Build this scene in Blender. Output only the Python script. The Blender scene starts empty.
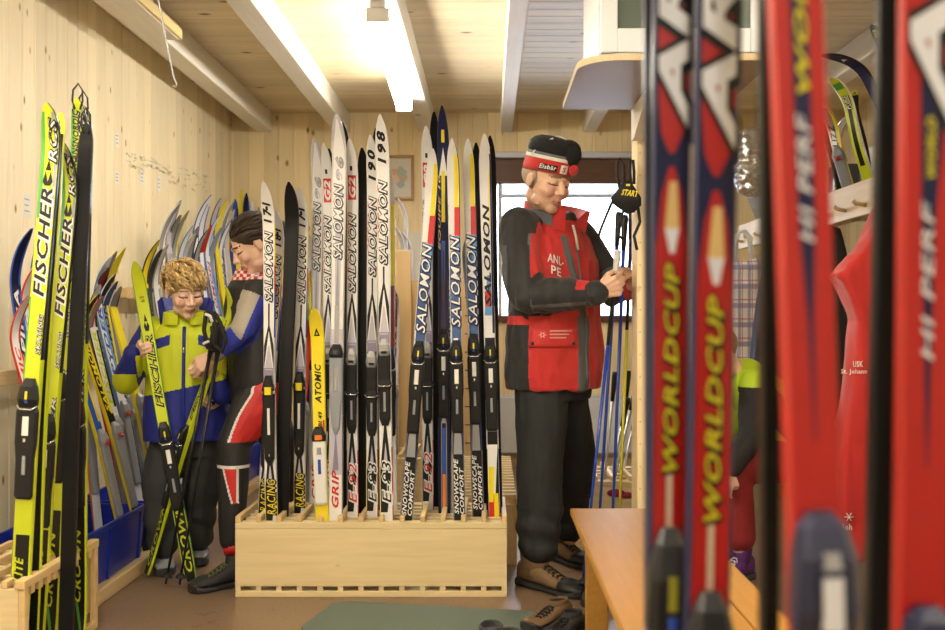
import bpy, math, random
from mathutils import Vector, Matrix, noise
from mathutils.bvhtree import BVHTree
random.seed(7)
scene = bpy.context.scene
COL = scene.collection
PI = math.pi
V = Vector
# the camera stands at (0,0,1.15) and looks along +Y; F is its focal length in pixels
F, CX, CY, EYE = 1000.0, 488.0, 318.0, 1.15
def P(px, py, Y):
    return V(((px-CX)/F*Y, Y, EYE-(py-CY)/F*Y))

# ------------------------------------------------------------------ materials
MATS = {}
def nodes_of(m):
    m.use_nodes = True
    nt = m.node_tree
    return nt, nt.nodes, nt.links, nt.nodes['Principled BSDF']
def mat(name, col, rough=.5, metal=0., coat=0., var=.0, bump=0., bscale=200., emit=0., sheen=0., vscale=6.):
    if name in MATS: return MATS[name]
    m = bpy.data.materials.new(name); MATS[name] = m
    nt, N, L, b = nodes_of(m)
    b.inputs['Base Color'].default_value = (*col, 1)
    b.inputs['Roughness'].default_value = rough
    b.inputs['Metallic'].default_value = metal
    b.inputs['Coat Weight'].default_value = coat
    b.inputs['Coat Roughness'].default_value = .08
    b.inputs['Sheen Weight'].default_value = sheen
    if emit:
        b.inputs['Emission Color'].default_value = (*col, 1)
        b.inputs['Emission Strength'].default_value = emit
    tc = N.new('ShaderNodeTexCoord')
    nz = N.new('ShaderNodeTexNoise'); nz.inputs['Scale'].default_value = vscale; nz.inputs['Detail'].default_value = 4
    L.new(tc.outputs['Object'], nz.inputs['Vector'])
    mx = N.new('ShaderNodeMix'); mx.data_type = 'RGBA'
    v = max(var, .04)
    mx.inputs[6].default_value = (*[c*(1-v) for c in col], 1)
    mx.inputs[7].default_value = (*[min(1, c*(1+v)) for c in col], 1)
    L.new(nz.outputs['Fac'], mx.inputs[0]); L.new(mx.outputs[2], b.inputs['Base Color'])
    if bump:
        n2 = N.new('ShaderNodeTexNoise'); n2.inputs['Scale'].default_value = bscale; n2.inputs['Detail'].default_value = 3
        L.new(tc.outputs['Object'], n2.inputs['Vector'])
        bp = N.new('ShaderNodeBump'); bp.inputs['Strength'].default_value = bump; bp.inputs['Distance'].default_value = .004
        L.new(n2.outputs['Fac'], bp.inputs['Height']); L.new(bp.outputs['Normal'], b.inputs['Normal'])
    return m

def wood(name, c1, c2, knot, across, along, pw=.1, rough=.5, kscale=1.0, coat=0., tone=.12, kth=.035):
    """pine boards: tone per board, grain lines, sparse knots; across/along are axis indices of object space"""
    if name in MATS: return MATS[name]
    m = bpy.data.materials.new(name); MATS[name] = m
    nt, N, L, b = nodes_of(m)
    b.inputs['Roughness'].default_value = rough; b.inputs['Coat Weight'].default_value = coat
    tc = N.new('ShaderNodeTexCoord'); sp = N.new('ShaderNodeSeparateXYZ'); L.new(tc.outputs['Object'], sp.inputs[0])
    def mth(op, a, bb=None, c=None):
        n = N.new('ShaderNodeMath'); n.operation = op
        for i, q in enumerate((a, bb, c)):
            if q is None: continue
            if isinstance(q, (int, float)): n.inputs[i].default_value = q
            else: L.new(q, n.inputs[i])
        return n.outputs[0]
    idx = mth('FLOOR', mth('DIVIDE', sp.outputs[across], pw))
    wn = N.new('ShaderNodeTexWhiteNoise'); wn.noise_dimensions = '1D'; L.new(idx, wn.inputs['W'])
    other = [i for i in range(3) if i not in (across, along)][0]
    al = mth('ADD', sp.outputs[along], mth('MULTIPLY', wn.outputs['Value'], 37.0))
    cb = N.new('ShaderNodeCombineXYZ')
    L.new(mth('MULTIPLY', sp.outputs[across], 1.0), cb.inputs[0]); L.new(mth('MULTIPLY', al, .06), cb.inputs[1]); L.new(sp.outputs[other], cb.inputs[2])
    nz = N.new('ShaderNodeTexNoise'); nz.inputs['Scale'].default_value = 45; nz.inputs['Detail'].default_value = 5; nz.inputs['Distortion'].default_value = .6
    L.new(cb.outputs[0], nz.inputs['Vector'])
    cb2 = N.new('ShaderNodeCombineXYZ')
    L.new(sp.outputs[across], cb2.inputs[0]); L.new(mth('MULTIPLY', al, .55), cb2.inputs[1])
    vo = N.new('ShaderNodeTexVoronoi'); vo.inputs['Scale'].default_value = 5.5*kscale; vo.inputs['Randomness'].default_value = 1
    L.new(cb2.outputs[0], vo.inputs['Vector'])
    r0 = N.new('ShaderNodeMapRange'); r0.inputs[1].default_value = .3; r0.inputs[2].default_value = .75
    L.new(nz.outputs['Fac'], r0.inputs[0])
    mx = N.new('ShaderNodeMix'); mx.data_type = 'RGBA'; mx.inputs[6].default_value = (*c1, 1); mx.inputs[7].default_value = (*c2, 1)
    L.new(r0.outputs[0], mx.inputs[0])
    mr = N.new('ShaderNodeMapRange'); mr.inputs[3].default_value = 1-tone; mr.inputs[4].default_value = 1+tone*.5
    L.new(wn.outputs['Value'], mr.inputs[0])
    hs = N.new('ShaderNodeHueSaturation'); L.new(mx.outputs[2], hs.inputs['Color']); L.new(mr.outputs[0], hs.inputs['Value'])
    kr = N.new('ShaderNodeMapRange'); kr.inputs[1].default_value = kth; kr.inputs[2].default_value = kth*2.6
    kr.inputs[3].default_value = 1; kr.inputs[4].default_value = 0
    L.new(vo.outputs['Distance'], kr.inputs[0])
    mk = N.new('ShaderNodeMix'); mk.data_type = 'RGBA'; mk.inputs[7].default_value = (*knot, 1)
    L.new(kr.outputs[0], mk.inputs[0]); L.new(hs.outputs[0], mk.inputs[6]); L.new(mk.outputs[2], b.inputs['Base Color'])
    return m

white = lambda: mat('ski_white', (.80, .80, .82), .28, coat=.5)
K = dict(
 white=white(), black=mat('ski_black', (.012, .012, .014), .32, coat=.3), base=mat('ski_base_black', (.008, .008, .009), .5),
 yellow=mat('ski_yellow', (.86, .70, .02), .3, coat=.5), red=mat('ski_red', (.62, .02, .015), .3, coat=.5),
 nred=mat('race_red', (.43, .006, .005), .38, coat=.25), blue=mat('ski_blue', (.02, .09, .52), .3, coat=.5),
 lblue=mat('ski_light_blue', (.10, .32, .68), .3, coat=.5), sblue=mat('ski_steel_blue', (.07, .14, .36), .22, metal=.4, coat=.5),
 navy=mat('ski_navy', (.010, .014, .065), .45, coat=.12), purple=mat('ski_purple', (.045, .03, .10), .3, coat=.4),
 mauve=mat('ski_mauve', (.27, .24, .36), .3, coat=.4), lmauve=mat('ski_pale_mauve', (.52, .50, .60), .3, coat=.4),
 silver=mat('ski_silver', (.52, .54, .58), .25, metal=.5, coat=.4), grey=mat('ski_grey', (.30, .31, .34), .35, coat=.3),
 dgrey=mat('ski_dark_grey', (.06, .065, .07), .4), lime=mat('ski_lime', (.56, .66, .015), .3, coat=.5),
 green=mat('ski_green', (.08, .35, .05), .3, coat=.5), dred=mat('ski_dark_red', (.25, .015, .015), .3, coat=.4),
 orange=mat('ski_orange', (.8, .22, .02), .35), plastic=mat('binding_black_plastic', (.018, .018, .02), .38, bump=.1, bscale=300),
 chrome=mat('binding_metal', (.75, .76, .78), .22, metal=.9), gplastic=mat('binding_grey_plastic', (.30, .32, .36), .4),
 wplastic=mat('binding_white_plastic', (.82, .82, .80), .4), bplastic=mat('binding_navy_plastic', (.015, .02, .06), .35),
 ltext=mat('ski_pale_print', (.72, .76, .86), .35), gold=mat('ski_gold_print', (.70, .52, .22), .3),
 cream=mat('ski_side_cream', (.62, .55, .44), .5, var=.35, vscale=60),
)
WALLW = wood('pine_wall', (.90, .80, .58), (.84, .71, .47), (.36, .17, .06), 1, 2, .115, .5, kscale=1.8, kth=.055)
WALLB = wood('pine_wall_back', (.92, .78, .50), (.86, .68, .38), (.34, .15, .05), 0, 2, .115, .5, kscale=1.5, kth=.055)
CEILW = wood('pine_ceiling', (.84, .72, .50), (.77, .64, .42), (.26, .14, .06), 1, 0, .12, .5, kscale=1.0, kth=.05)
BEAMW = wood('whitened_beam', (.86, .82, .74), (.80, .75, .66), (.5, .4, .28), 0, 1, .3, .5, kscale=.5, tone=.04)
for n_ in ('base', 'black', 'navy', 'dgrey', 'plastic', 'purple'): K[n_].node_tree.nodes['Principled BSDF'].inputs['Specular IOR Level'].default_value = .28
CRATE = wood('pine_crate', (.78, .64, .38), (.70, .55, .30), (.16, .08, .03), 2, 0, .45, .5, kscale=.75, tone=.05, kth=.028)
CRATEY = wood('pine_crate_end', (.76, .56, .28), (.68, .47, .21), (.22, .11, .04), 2, 1, .45, .5, kscale=.7, tone=.05, kth=.03)
BENCHW = wood('lacquered_bench', (.47, .235, .045), (.40, .19, .034), (.35, .15, .03), 0, 1, .30, .48, kscale=.3, coat=.0, tone=.1)
PANELW = wood('plywood_panel', (.66, .46, .23), (.58, .39, .18), (.4, .25, .12), 0, 2, .5, .5, kscale=.3, tone=.05)
RAILW = wood('pine_rail', (.78, .60, .33), (.70, .50, .25), (.4, .22, .1), 2, 1, .2, .5, kscale=.5, tone=.04)

# ------------------------------------------------------------------ mesh builder
class MB:
    def __init__(s): s.v = []; s.f = []; s.m = []; s.sm = []; s.mats = []
    def mi(s, m):
        if isinstance(m, str): m = K[m]
        if m not in s.mats: s.mats.append(m)
        return s.mats.index(m)
    def add(s, vs, fs, m, smooth=False):
        o = len(s.v); k = s.mi(m)
        s.v += [tuple(v) for v in vs]
        for f in fs: s.f.append([o+i for i in f]); s.m.append(k); s.sm.append(smooth)
        return s
    def box(s, lo, hi, m, bev=.0, M=None):
        lo = V(lo); hi = V(hi); c = (lo+hi)/2; h = (hi-lo)/2
        b = min(bev, h.x*.9, h.y*.9, h.z*.9)
        vs = []; fs = []
        if b <= 0:
            for x in (-1, 1):
                for y in (-1, 1):
                    for z in (-1, 1): vs.append(V((x*h.x, y*h.y, z*h.z))+c)
            fs = [(0,1,3,2),(4,6,7,5),(0,4,5,1),(2,3,7,6),(0,2,6,4),(1,5,7,3)]
        else:
            ix = {}
            for x in (-1, 1):
                for y in (-1, 1):
                    for z in (-1, 1):
                        for a in range(3):
                            q = [x*(h.x-b), y*(h.y-b), z*(h.z-b)]
                            q[a] = (x, y, z)[a]*h[a]
                            ix[(x, y, z, a)] = len(vs); vs.append(V(q)+c)
            for a in range(3):
                o = [i for i in range(3) if i != a]
                for sg in (-1, 1):
                    f = []
                    for (p, q) in ((-1,-1),(1,-1),(1,1),(-1,1)):
                        k = [0,0,0]; k[a] = sg; k[o[0]] = p; k[o[1]] = q; f.append(ix[(*k, a)])
                    flip = (sg > 0) == (a == 1)
                    fs.append(f[::-1] if flip else f)
                for p in (-1, 1):
                    for q in (-1, 1):
                        def kk(e, w):
                            k = [0,0,0]; k[a] = e; k[o[0]] = p; k[o[1]] = q; return ix[(*k, w)]
                        f = [kk(-1, o[0]), kk(1, o[0]), kk(1, o[1]), kk(-1, o[1])]
                        fs.append(f)
            for x in (-1, 1):
                for y in (-1, 1):
                    for z in (-1, 1): fs.append([ix[(x,y,z,0)], ix[(x,y,z,1)], ix[(x,y,z,2)]])
        if M is not None: vs = [M @ v for v in vs]
        return s.add(vs, fs, m)
    def rings(s, rs, m, cap=True, smooth=True, closed=True):
        n = len(rs[0]); vs = [p for r in rs for p in r]; fs = []
        for i in range(len(rs)-1):
            for j in range(n if closed else n-1):
                a = i*n+j; b = i*n+(j+1) % n
                fs.append((a, b, b+n, a+n))
        if cap: fs.append(tuple(range(n))[::-1]); fs.append(tuple((len(rs)-1)*n+j for j in range(n)))
        return s.add(vs, fs, m, smooth)
    def tube(s, pts, r, m, n=8, cap=True):
        pts = [V(p) for p in pts]; rs = []
        if not isinstance(r, (list, tuple)): r = [r]*len(pts)
        up = None
        for i, p in enumerate(pts):
            t = (pts[min(i+1, len(pts)-1)]-pts[max(i-1, 0)]).normalized()
            if up is None:
                up = V((0,0,1)) if abs(t.z) < .9 else V((1,0,0))
            a = t.cross(up).normalized(); b = a.cross(t).normalized(); up = b
            rs.append([p+(a*math.cos(2*PI*k/n)+b*math.sin(2*PI*k/n))*r[i] for k in range(n)])
        return s.rings(rs, m, cap)
    def ell(s, c, r, m, R=None, nu=14, nv=9):
        c = V(c); R = R or Matrix.Identity(3); vs = [c+R@V((0,0,-r[2]))]; fs = []
        for i in range(1, nv):
            th = -PI/2+PI*i/nv
            for j in range(nu):
                a = 2*PI*j/nu
                vs.append(c+R@V((r[0]*math.cos(th)*math.cos(a), r[1]*math.cos(th)*math.sin(a), r[2]*math.sin(th))))
        vs.append(c+R@V((0,0,r[2]))); last = len(vs)-1
        for j in range(nu):
            fs.append((0, 1+(j+1) % nu, 1+j)); fs.append((last, last-nu+j, last-nu+(j+1) % nu))
        for i in range(nv-2):
            for j in range(nu):
                a = 1+i*nu+j; b = 1+i*nu+(j+1) % nu; fs.append((a, b, b+nu, a+nu))
        return s.add(vs, fs, m, True)
    def limb(s, pts, rs, m, n=14):
        for i in range(len(pts)):
            s.ell(pts[i], (rs[i],)*3, m)
            if i: s.tube([pts[i-1], pts[i]], [rs[i-1], rs[i]], m, n)
        return s
    def mesh(s, name):
        me = bpy.data.meshes.new(name); me.from_pydata(s.v, [], s.f)
        for m in s.mats: me.materials.append(m)
        me.polygons.foreach_set('material_index', s.m); me.polygons.foreach_set('use_smooth', s.sm)
        me.validate(); me.update(); return me
    def build(s, name, parent=None, fix=True):
        me = s.mesh(name)
        if fix:
            import bmesh
            bm = bmesh.new(); bm.from_mesh(me); bmesh.ops.recalc_face_normals(bm, faces=bm.faces); bm.to_mesh(me); bm.free()
        o = bpy.data.objects.new(name, me); COL.objects.link(o)
        if parent is not None: o.parent = parent
        return o
def tag(o, label=None, cat=None, group=None, kind=None):
    if label: o['label'] = label
    if cat: o['category'] = cat
    if group: o['group'] = group
    if kind: o['kind'] = kind
    return o
def empty(name, loc=(0,0,0), label=None, cat=None, group=None):
    o = bpy.data.objects.new(name, None); COL.objects.link(o); o.location = loc; o.empty_display_size = .1
    return tag(o, label, cat, group)
def reparent(o, root):
    """children are built in world space; keep them there"""
    o.parent = root; o.matrix_parent_inverse = Matrix.Translation(-V(root.location))
    return o
def part(mb, name, root, label=None):
    o = mb.build(name); reparent(o, root)
    if label: o['label'] = label
    return o
def sub(mb, name, parent):
    o = mb.build(name); o.parent = parent
    return o

# ------------------------------------------------------------------ lettering
TXT = {}
def text_mesh(s, off=0., shear=.25):
    key = (s, off, shear)
    if key in TXT: return TXT[key]
    c = bpy.data.curves.new('lettering', 'FONT'); c.body = s; c.shear = shear; c.offset = off; c.resolution_u = 2; c.space_character = 1.35 if s.isdigit() else 1.1; c.fill_mode = 'FRONT'
    o = bpy.data.objects.new('lettering', c); COL.objects.link(o)
    bpy.context.view_layer.update()
    me = bpy.data.meshes.new_from_object(o.evaluated_get(bpy.context.evaluated_depsgraph_get()))
    vs = [tuple(v.co) for v in me.vertices]; fs = [tuple(p.vertices) for p in me.polygons]
    bpy.data.objects.remove(o); bpy.data.curves.remove(c); bpy.data.meshes.remove(me)
    TXT[key] = (vs, fs); return TXT[key]
def text_unit(s, off, shear=.25, boff=.012):
    """verts scaled so that the bold text fills 0..1 x 0..1; off widens the strokes for an outline"""
    vb, _ = text_mesh(s, boff, shear)
    x0 = min(v[0] for v in vb); x1 = max(v[0] for v in vb); y0 = min(v[1] for v in vb); y1 = max(v[1] for v in vb)
    vs, fs = text_mesh(s, off, shear)
    return [((v[0]-x0)/(x1-x0), (v[1]-y0)/(y1-y0)) for v in vs], fs

# ------------------------------------------------------------------ skis
class Ski:
    def __init__(s, L, W=.046, tip=.12, camber=.012, th=.02, curl=.13, point=2.2):
        s.L, s.W, s.tip, s.camber, s.th, s.curl, s.point = L, W, tip, camber, th, curl, point
    def hw(s, t):
        w = .5*s.W*(1+.05*math.cos((t-.05)*2*PI))
        if t < .04: w *= .78+.22*math.sin(t/.04*PI/2)
        k = .93
        if t > k: w *= max(0., 1-((t-k)/(1-k))**s.point)**.6
        return max(w, .004)
    def h(s, t):
        y = s.camber*math.sin(PI*min(1, t/.9))**2
        k = 1-s.curl
        if t > k: y += s.tip*((t-k)/s.curl)**2.1
        return y
    def t_(s, t): return s.th*(.45+.75*math.exp(-((t-.47)/.25)**2))
    def pos(s, t, x, off): return V((x, -(s.h(t)+s.t_(t)+off), t*s.L))

def ski_mesh(S, st):
    mb = MB(); n = 46
    ts = sorted(set([i/30*.86 for i in range(31)]+[.86+.14*i/14 for i in range(15)]+[a for q in st.get('side', []) for a in q[:2]]))
    rs = []
    for t in ts:
        w = S.hw(t); y = S.h(t); th = S.t_(t); z = t*S.L
        rs.append([V((-w, -y, z)), V((w, -y, z)), V((w, -(y+th*.65), z)), V((w*.88, -(y+th), z)), V((-w*.88, -(y+th), z)), V((-w, -(y+th*.65), z))])
    top = st['top']; base = st.get('base', 'base'); edge = st.get('edge', top)
    for i in range(len(ts)-1):
        tm = (ts[i]+ts[i+1])/2
        tp = top
        for q in st.get('zones', []):
            if q[0] <= tm <= q[1]: tp = q[2]
        eR = eL = edge if 'edge' in st else tp
        for q in st.get('side', []):
            if q[0] <= tm <= q[1]: eR = q[2]; eL = q[3] if len(q) > 3 else eL
        a, b = rs[i], rs[i+1]
        for j, m in enumerate((base, eR, eR, tp, eL, eL)):
            k = (j+1) % 6; mb.add([a[j], a[k], b[k], b[j]], [(0,1,2,3)], m, j in (0, 3))
    mb.add(rs[0], [(5,4,3,2,1,0)], edge); mb.add(rs[-1], [(0,1,2,3,4,5)], edge)
    for d in st.get('decor', []):
        if d[0] == 'b':
            _, t0, t1, l0, r0, l1, r1, m, lay = d
            k = max(2, int(abs(t1-t0)*S.L/.03)+1); vs = []
            for i in range(k+1):
                q = i/k; t = t0+(t1-t0)*q; w = S.hw(t)*.88
                vs.append(S.pos(t, (l0+(l1-l0)*q)*w, .0004*lay)); vs.append(S.pos(t, (r0+(r1-r0)*q)*w, .0004*lay))
            mb.add(vs, [(2*i, 2*i+1, 2*i+3, 2*i+2) for i in range(k)], m, True)
        elif d[0] == 't':      # text reads from tail to tip, tops of the letters to the left
            _, s, t0, t1, v0, v1, m, out = d[:8]
            lay = d[8] if len(d) > 8 else 4; bold = d[9] if len(d) > 9 else .012
            passes = ([(out, bold+(d[10] if len(d) > 10 else .075), lay)] if out else [])+[(m, bold-.008 if out else bold+.012, lay+1)]
            for mm, off, ly in passes:
                vs, fs = text_unit(s, off, boff=bold)
                if out and ly == lay: vs = [(x-.006, y-.05) for x, y in vs]
                tw = S.hw((t0+t1)/2)*.88
                pv = []
                for (x, y) in vs:
                    t = t0+(t1-t0)*x; pv.append(S.pos(t, (v1+(v0-v1)*y)*tw, .0004*ly))
                mb.add(pv, fs, mm)
    return mb
def loz(mb, S, prof, m, x0=0.):
    """a block on the top sheet: prof = [(u metres, half width, height)]"""
    rs = []
    for (u, w, h) in prof:
        t = u/S.L; b = S.pos(t, 0, 0).y; c = min(w, h)*.35
        rs.append([V((x0-w, b+.001, u)), V((x0-w, b-h+c, u)), V((x0-w+c, b-h, u)), V((x0+w-c, b-h, u)), V((x0+w, b-h+c, u)), V((x0+w, b+.001, u))])
    mb.rings(rs, m, True, False)
def binding(S, kind, root, tb):
    L = S.L; u = tb*L; w = S.W/2
    def mk(name, prof, m, extra=()):
        mb = MB(); loz(mb, S, prof, m)
        for (pf, mm, x0) in extra: loz(mb, S, pf, mm, x0)
        return sub(mb, name, root)
    if kind == 'pilot':       # black pilot binding with a rear plate and chrome clip
        mk('binding_plate', [(u-.30, w*.75, .006), (u-.29, w*.95, .012), (u-.17, w*.95, .014), (u-.12, w*1.12, .016), (u-.02, w*1.12, .018), (u, w*.9, .012)], 'plastic',
           [([(u-.095, w*.35, .020), (u-.035, w*.35, .021)], 'wplastic', 0), ([(u-.22, w*.2, .0155), (u-.16, w*.2, .0155)], 'gplastic', 0),
            ([(u-.115, w*.16, .021), (u-.104, w*.16, .021)], 'chrome', 0)])
        t = mk('toe_binding', [(u-.005, w*.95, .014), (u+.02, w*1.05, .026), (u+.06, w*.85, .024), (u+.085, w*.5, .010)], 'plastic',
           [([(u+.02, w*.12, .0285), (u+.045, w*.12, .0275)], 'yellow', 0), ([(u+.008, w*.14, .026), (u+.018, w*.12, .028)], 'blue', 0)])
        mb = MB(); mb.tube([S.pos(u/L, -w*1.1, .012), S.pos((u-.012)/L, -w*.6, .022), S.pos((u-.012)/L, w*.6, .022), S.pos(u/L, w*1.1, .012)], .0028, 'chrome', 6)
        sub(mb, 'binding_wire', t)
    elif kind == 'silver':    # silver toe cover over black body
        mk('binding_plate', [(u-.30, w*.5, .005), (u-.27, w*.85, .012), (u-.15, w*.9, .014), (u-.13, w*1.15, .016), (u-.11, w*.9, .014), (u-.02, w*.95, .016), (u, w*.9, .016)], 'plastic',
           [([(u-.24, w*.18, .0155), (u-.16, w*.18, .016)], 'gplastic', 0)])
        t = mk('toe_binding', [(u-.01, w*.8, .018), (u+.01, w*.95, .028), (u+.035, w*.85, .030), (u+.06, w*.5, .016)], 'silver',
           [([(u-.0, w*.4, .031), (u+.01, w*.45, .033)], 'black', 0)])
        mb = MB(); mb.tube([S.pos((u-.125)/L, -w*1.2, .006), S.pos((u-.135)/L, -w*.7, .02), S.pos((u-.135)/L, w*.7, .02), S.pos((u-.125)/L, w*1.2, .006)], .0026, 'chrome', 6)
        sub(mb, 'binding_wire', t)
    elif kind == 'yellow':    # long black plate with yellow buckle
        mk('binding_plate', [(u-.33, w*.3, .005), (u-.30, w*.8, .012), (u-.12, w*.95, .014), (u-.02, w*1.0, .016)], 'plastic',
           [([(u-.20, w*.22, .0165), (u-.09, w*.22, .0175)], 'wplastic', 0), ([(u-.29, w*.12, .015), (u-.28, w*.12, .015)], 'chrome', 0)])
        t = mk('toe_binding', [(u-.045, w*1.0, .018), (u-.01, w*1.05, .026), (u+.03, w*.6, .024), (u+.045, w*.5, .012)], 'plastic',
           [([(u-.03, w*1.12, .020), (u-.005, w*1.12, .022)], 'chrome', 0)])
        mb = MB(); loz(mb, S, [(u-.034, w*.55, .029), (u-.002, w*.6, .031)], 'yellow'); sub(mb, 'binding_lever', t)
    elif kind == 'grey':
        mk('binding_plate', [(u-.32, w*.2, .004), (u-.29, w*.55, .010), (u-.15, w*.9, .013), (u-.0, w*.95, .015)], 'gplastic',
           [([(u-.14, w*.3, .016), (u-.04, w*.3, .017)], 'silver', 0)])
        t = mk('toe_binding', [(u-.0, w*.9, .018), (u+.015, w*1.0, .026), (u+.04, w*.8, .024), (u+.055, w*.5, .010)], 'plastic')
        mb = MB(); loz(mb, S, [(u+.012, w*.4, .028), (u+.034, w*.45, .028)], 'dgrey'); sub(mb, 'binding_lever', t)
    elif kind == 'white':
        mk('binding_plate', [(u-.27, w*.6, .010), (u-.26, w*.9, .014), (u-.04, w*.95, .015), (u, w*.9, .014)], 'wplastic',
           [([(u-.14, w*.22, .017), (u-.08, w*.22, .017)], 'blue', 0), ([(u-.06, w*.4, .0165), (u-.03, w*.4, .0165)], 'gplastic', 0)])
        t = mk('toe_binding', [(u-.005, w*1.0, .016), (u+.02, w*1.05, .026), (u+.045, w*.7, .022), (u+.055, w*.5, .010)], 'plastic')
        mb = MB(); loz(mb, S, [(u+.002, w*.55, .028), (u+.022, w*.6, .029)], 'orange'); sub(mb, 'binding_lever', t)
    elif kind == 'rental':    # adjustable grey plate with a red knob
        mk('binding_plate', [(u-.34, w*.7, .008), (u-.33, w*.9, .012), (u-.02, w*.95, .014), (u, w*.9, .012)], 'gplastic',
           [([(u-.30+.035*i, w*.96, .0128), (u-.297+.035*i, w*.96, .0128)], 'grey', 0) for i in range(8)])
        t = mk('toe_binding', [(u-.01, w*1.0, .016), (u+.02, w*1.1, .028), (u+.05, w*.8, .024), (u+.07, w*.4, .010)], 'gplastic')
        mb = MB(); mb.ell(S.pos((u+.004)/L, 0, .03), (w*.5, .010, .010), 'red', nu=8, nv=6); sub(mb, 'binding_knob', t)
    elif kind == 'race':      # navy toe block on a white plate
        mk('binding_plate', [(u-.30, w*.7, .008), (u-.29, w*.95, .012), (u-.10, w*.95, .014), (u-.03, w*1.0, .015)], 'wplastic',
           [([(u-.085, w*.18, .018), (u-.05, w*.18, .018)], 'dgrey', 0)])
        t = mk('toe_binding', [(u-.045, w*1.05, .018), (u-.02, w*1.1, .030), (u+.02, w*1.0, .032), (u+.042, w*.8, .022), (u+.052, w*.4, .010)], 'bplastic')
        mb = MB(); loz(mb, S, [(u-.032, w*.35, .0335), (u+.008, w*.35, .0345)], 'ltext')
        loz(mb, S, [(u+.014, w*.4, .034), (u+.026, w*.4, .030)], 'grey'); sub(mb, 'binding_lever', t)
    elif kind == 'raceblack':
        mk('binding_plate', [(u-.30, w*.7, .008), (u-.29, w*.95, .012), (u-.06, w*1.1, .014), (u-.03, w*1.0, .015)], 'gplastic')
        t = mk('toe_binding', [(u-.08, w*1.0, .020), (u-.05, w*1.1, .030), (u+.0, w*1.05, .032), (u+.035, w*.7, .022), (u+.05, w*.4, .010)], 'plastic')
        mb = MB(); loz(mb, S, [(u-.03, w*.22, .0335), (u+.005, w*.22, .0335)], K['oliv']); loz(mb, S, [(u-.052, w*.2, .033), (u-.036, w*.2, .034)], 'blue'); sub(mb, 'binding_lever', t)
K['oliv'] = mat('binding_olive_print', (.28, .27, .02), .4)

def make_ski(base, tipp, face, st, label, group=None, W=.046, tip=.10, curl=.12, tb=.5, camber=.012, bind=None, name='cross_country_ski', th=.02, point=2.2):
    base = V(base); tipp = V(tipp); d = tipp-base; L = d.length; d.normalize()
    S = Ski(L, W, tip, camber, th, curl, point)
    n = V(face); n = (n-d*n.dot(d)).normalized(); y = -n; x = y.cross(d).normalized()
    root = empty(name, (0,0,0), label, 'ski', group)
    R = Matrix((x, y, d)).transposed().to_4x4()
    root.matrix_world = Matrix.Translation(base) @ R
    sub(ski_mesh(S, st), 'ski_blade', root)
    kind = bind if bind is not None else st.get('bind')
    if kind: binding(S, kind, root, tb)
    if st.get('loop'):
        mb = MB(); c = S.pos(.985, 0, 0); hw = S.W*.32
        pts = [c+V((-hw*.5, 0, -.01)), c+V((-hw, -.004, .02)), c+V((-hw*.9, -.006, .055)), c+V((0, -.006, .078)), c+V((hw*.9, -.006, .055)), c+V((hw, -.004, .02)), c+V((hw*.5, 0, -.01))]
        mb.tube(pts, .0035, 'plastic', 6); sub(mb, 'tip_loop', root)
    return root
def ski_px(x0, y0, x1, y1, Y, st, label, group=None, z0=.03, Yb=None, face=(0,-1,0), **kw):
    fw = 1-(kw.get('tip', .10)*-V(face).normalized().y)/Y   # the tip curls toward the viewer
    a = P(CX+(x0-CX)*fw, CY+(y0-CY)*fw, Y); b = P(x1, y1, Yb or Y); k = (a.z-z0)/(a.z-b.z)
    return make_ski(a+(b-a)*k, a, face, st, label, group, **kw)

# --- printed designs, positions as fractions of the ski's length
def d_sal(num=None, numcol='black', nsz=.05, right=True, vee=.60, word=(.70, .89), tailword='RACING', tailcol='yellow', dia='mauve'):
    d = [('b', .935, .945, -.35, .1, -.35, .1, 'black', 2),
         ('t', 'SALOMON', word[0], word[1], -.78, .62, 'white', 'black'),
         ('b', vee+.05, word[0]-.005, -.15, .15, -.16, .16, 'black', 2),
         ('b', vee, vee+.05, -.95, .95, -.15, .15, 'black', 2), ('b', vee-.06, vee, -.98, .98, -.95, .95, 'black', 2),
         ('b', vee-.055, vee+.035, -.92, .92, -.03, .03, 'white', 3), ('b', vee-.06, vee+.0, -.8, .8, -.1, .1, 'lmauve', 4),
         ('b', vee-.08, vee-.055, -.96, .96, -.96, .96, dia, 4), ('b', .48, vee-.08, -.96, .96, -.96, .96, 'purple' if tailword and tailword[0] == 'E' else dia, 4),
         ('b', .25, .36, -.95, .95, -.1, .1, 'black', 2), ('b', .25, .31, -.5, .5, 0, 0, 'lmauve', 3), ('b', .16, .25, -.95, .2, -.95, .95, 'black', 2)]
    if num: d.append(('t', num, .905, .905+nsz, -.8, .62, numcol, None, 4, .03))
    if tailword: d.append(('t', tailword, .18, .27, -.7, .9, tailcol, 'white' if tailcol != 'yellow' else 'black'))
    return d
WSIDE = [(.80, .90, 'yellow', 'white'), (.73, .80, 'red', 'white'), (.62, .73, 'blue', 'white'), (.12, .22, 'yellow', 'yellow')]
S1 = lambda num: dict(top='white', side=WSIDE, bind='yellow', decor=d_sal(num, word=(.71, .885)))
S2 = lambda: dict(top='white', side=[(.05, .3, 'red', 'silver')], bind='silver', decor=d_sal(None, word=(.66, .84), tailword='E-92', tailcol='red')+[
    ('b', .87, .925, -.85, .75, -.85, .75, 'red', 2), ('t', 'G2', .875, .92, -.7, .6, 'white', None, 4, .03), ('t', 'XADV GRIP', .70, .84, -1.0, -.8, 'red', None, 4)])
S3 = lambda num: dict(top='white', side=[(.05, .3, 'red', 'yellow')], bind='silver', decor=d_sal(num, nsz=.065, word=(.69, .87), tailword='E-93', tailcol='black')+[('t', 'AERO 9', .74, .86, -1.0, -.8, 'red', None, 4)])
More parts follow.
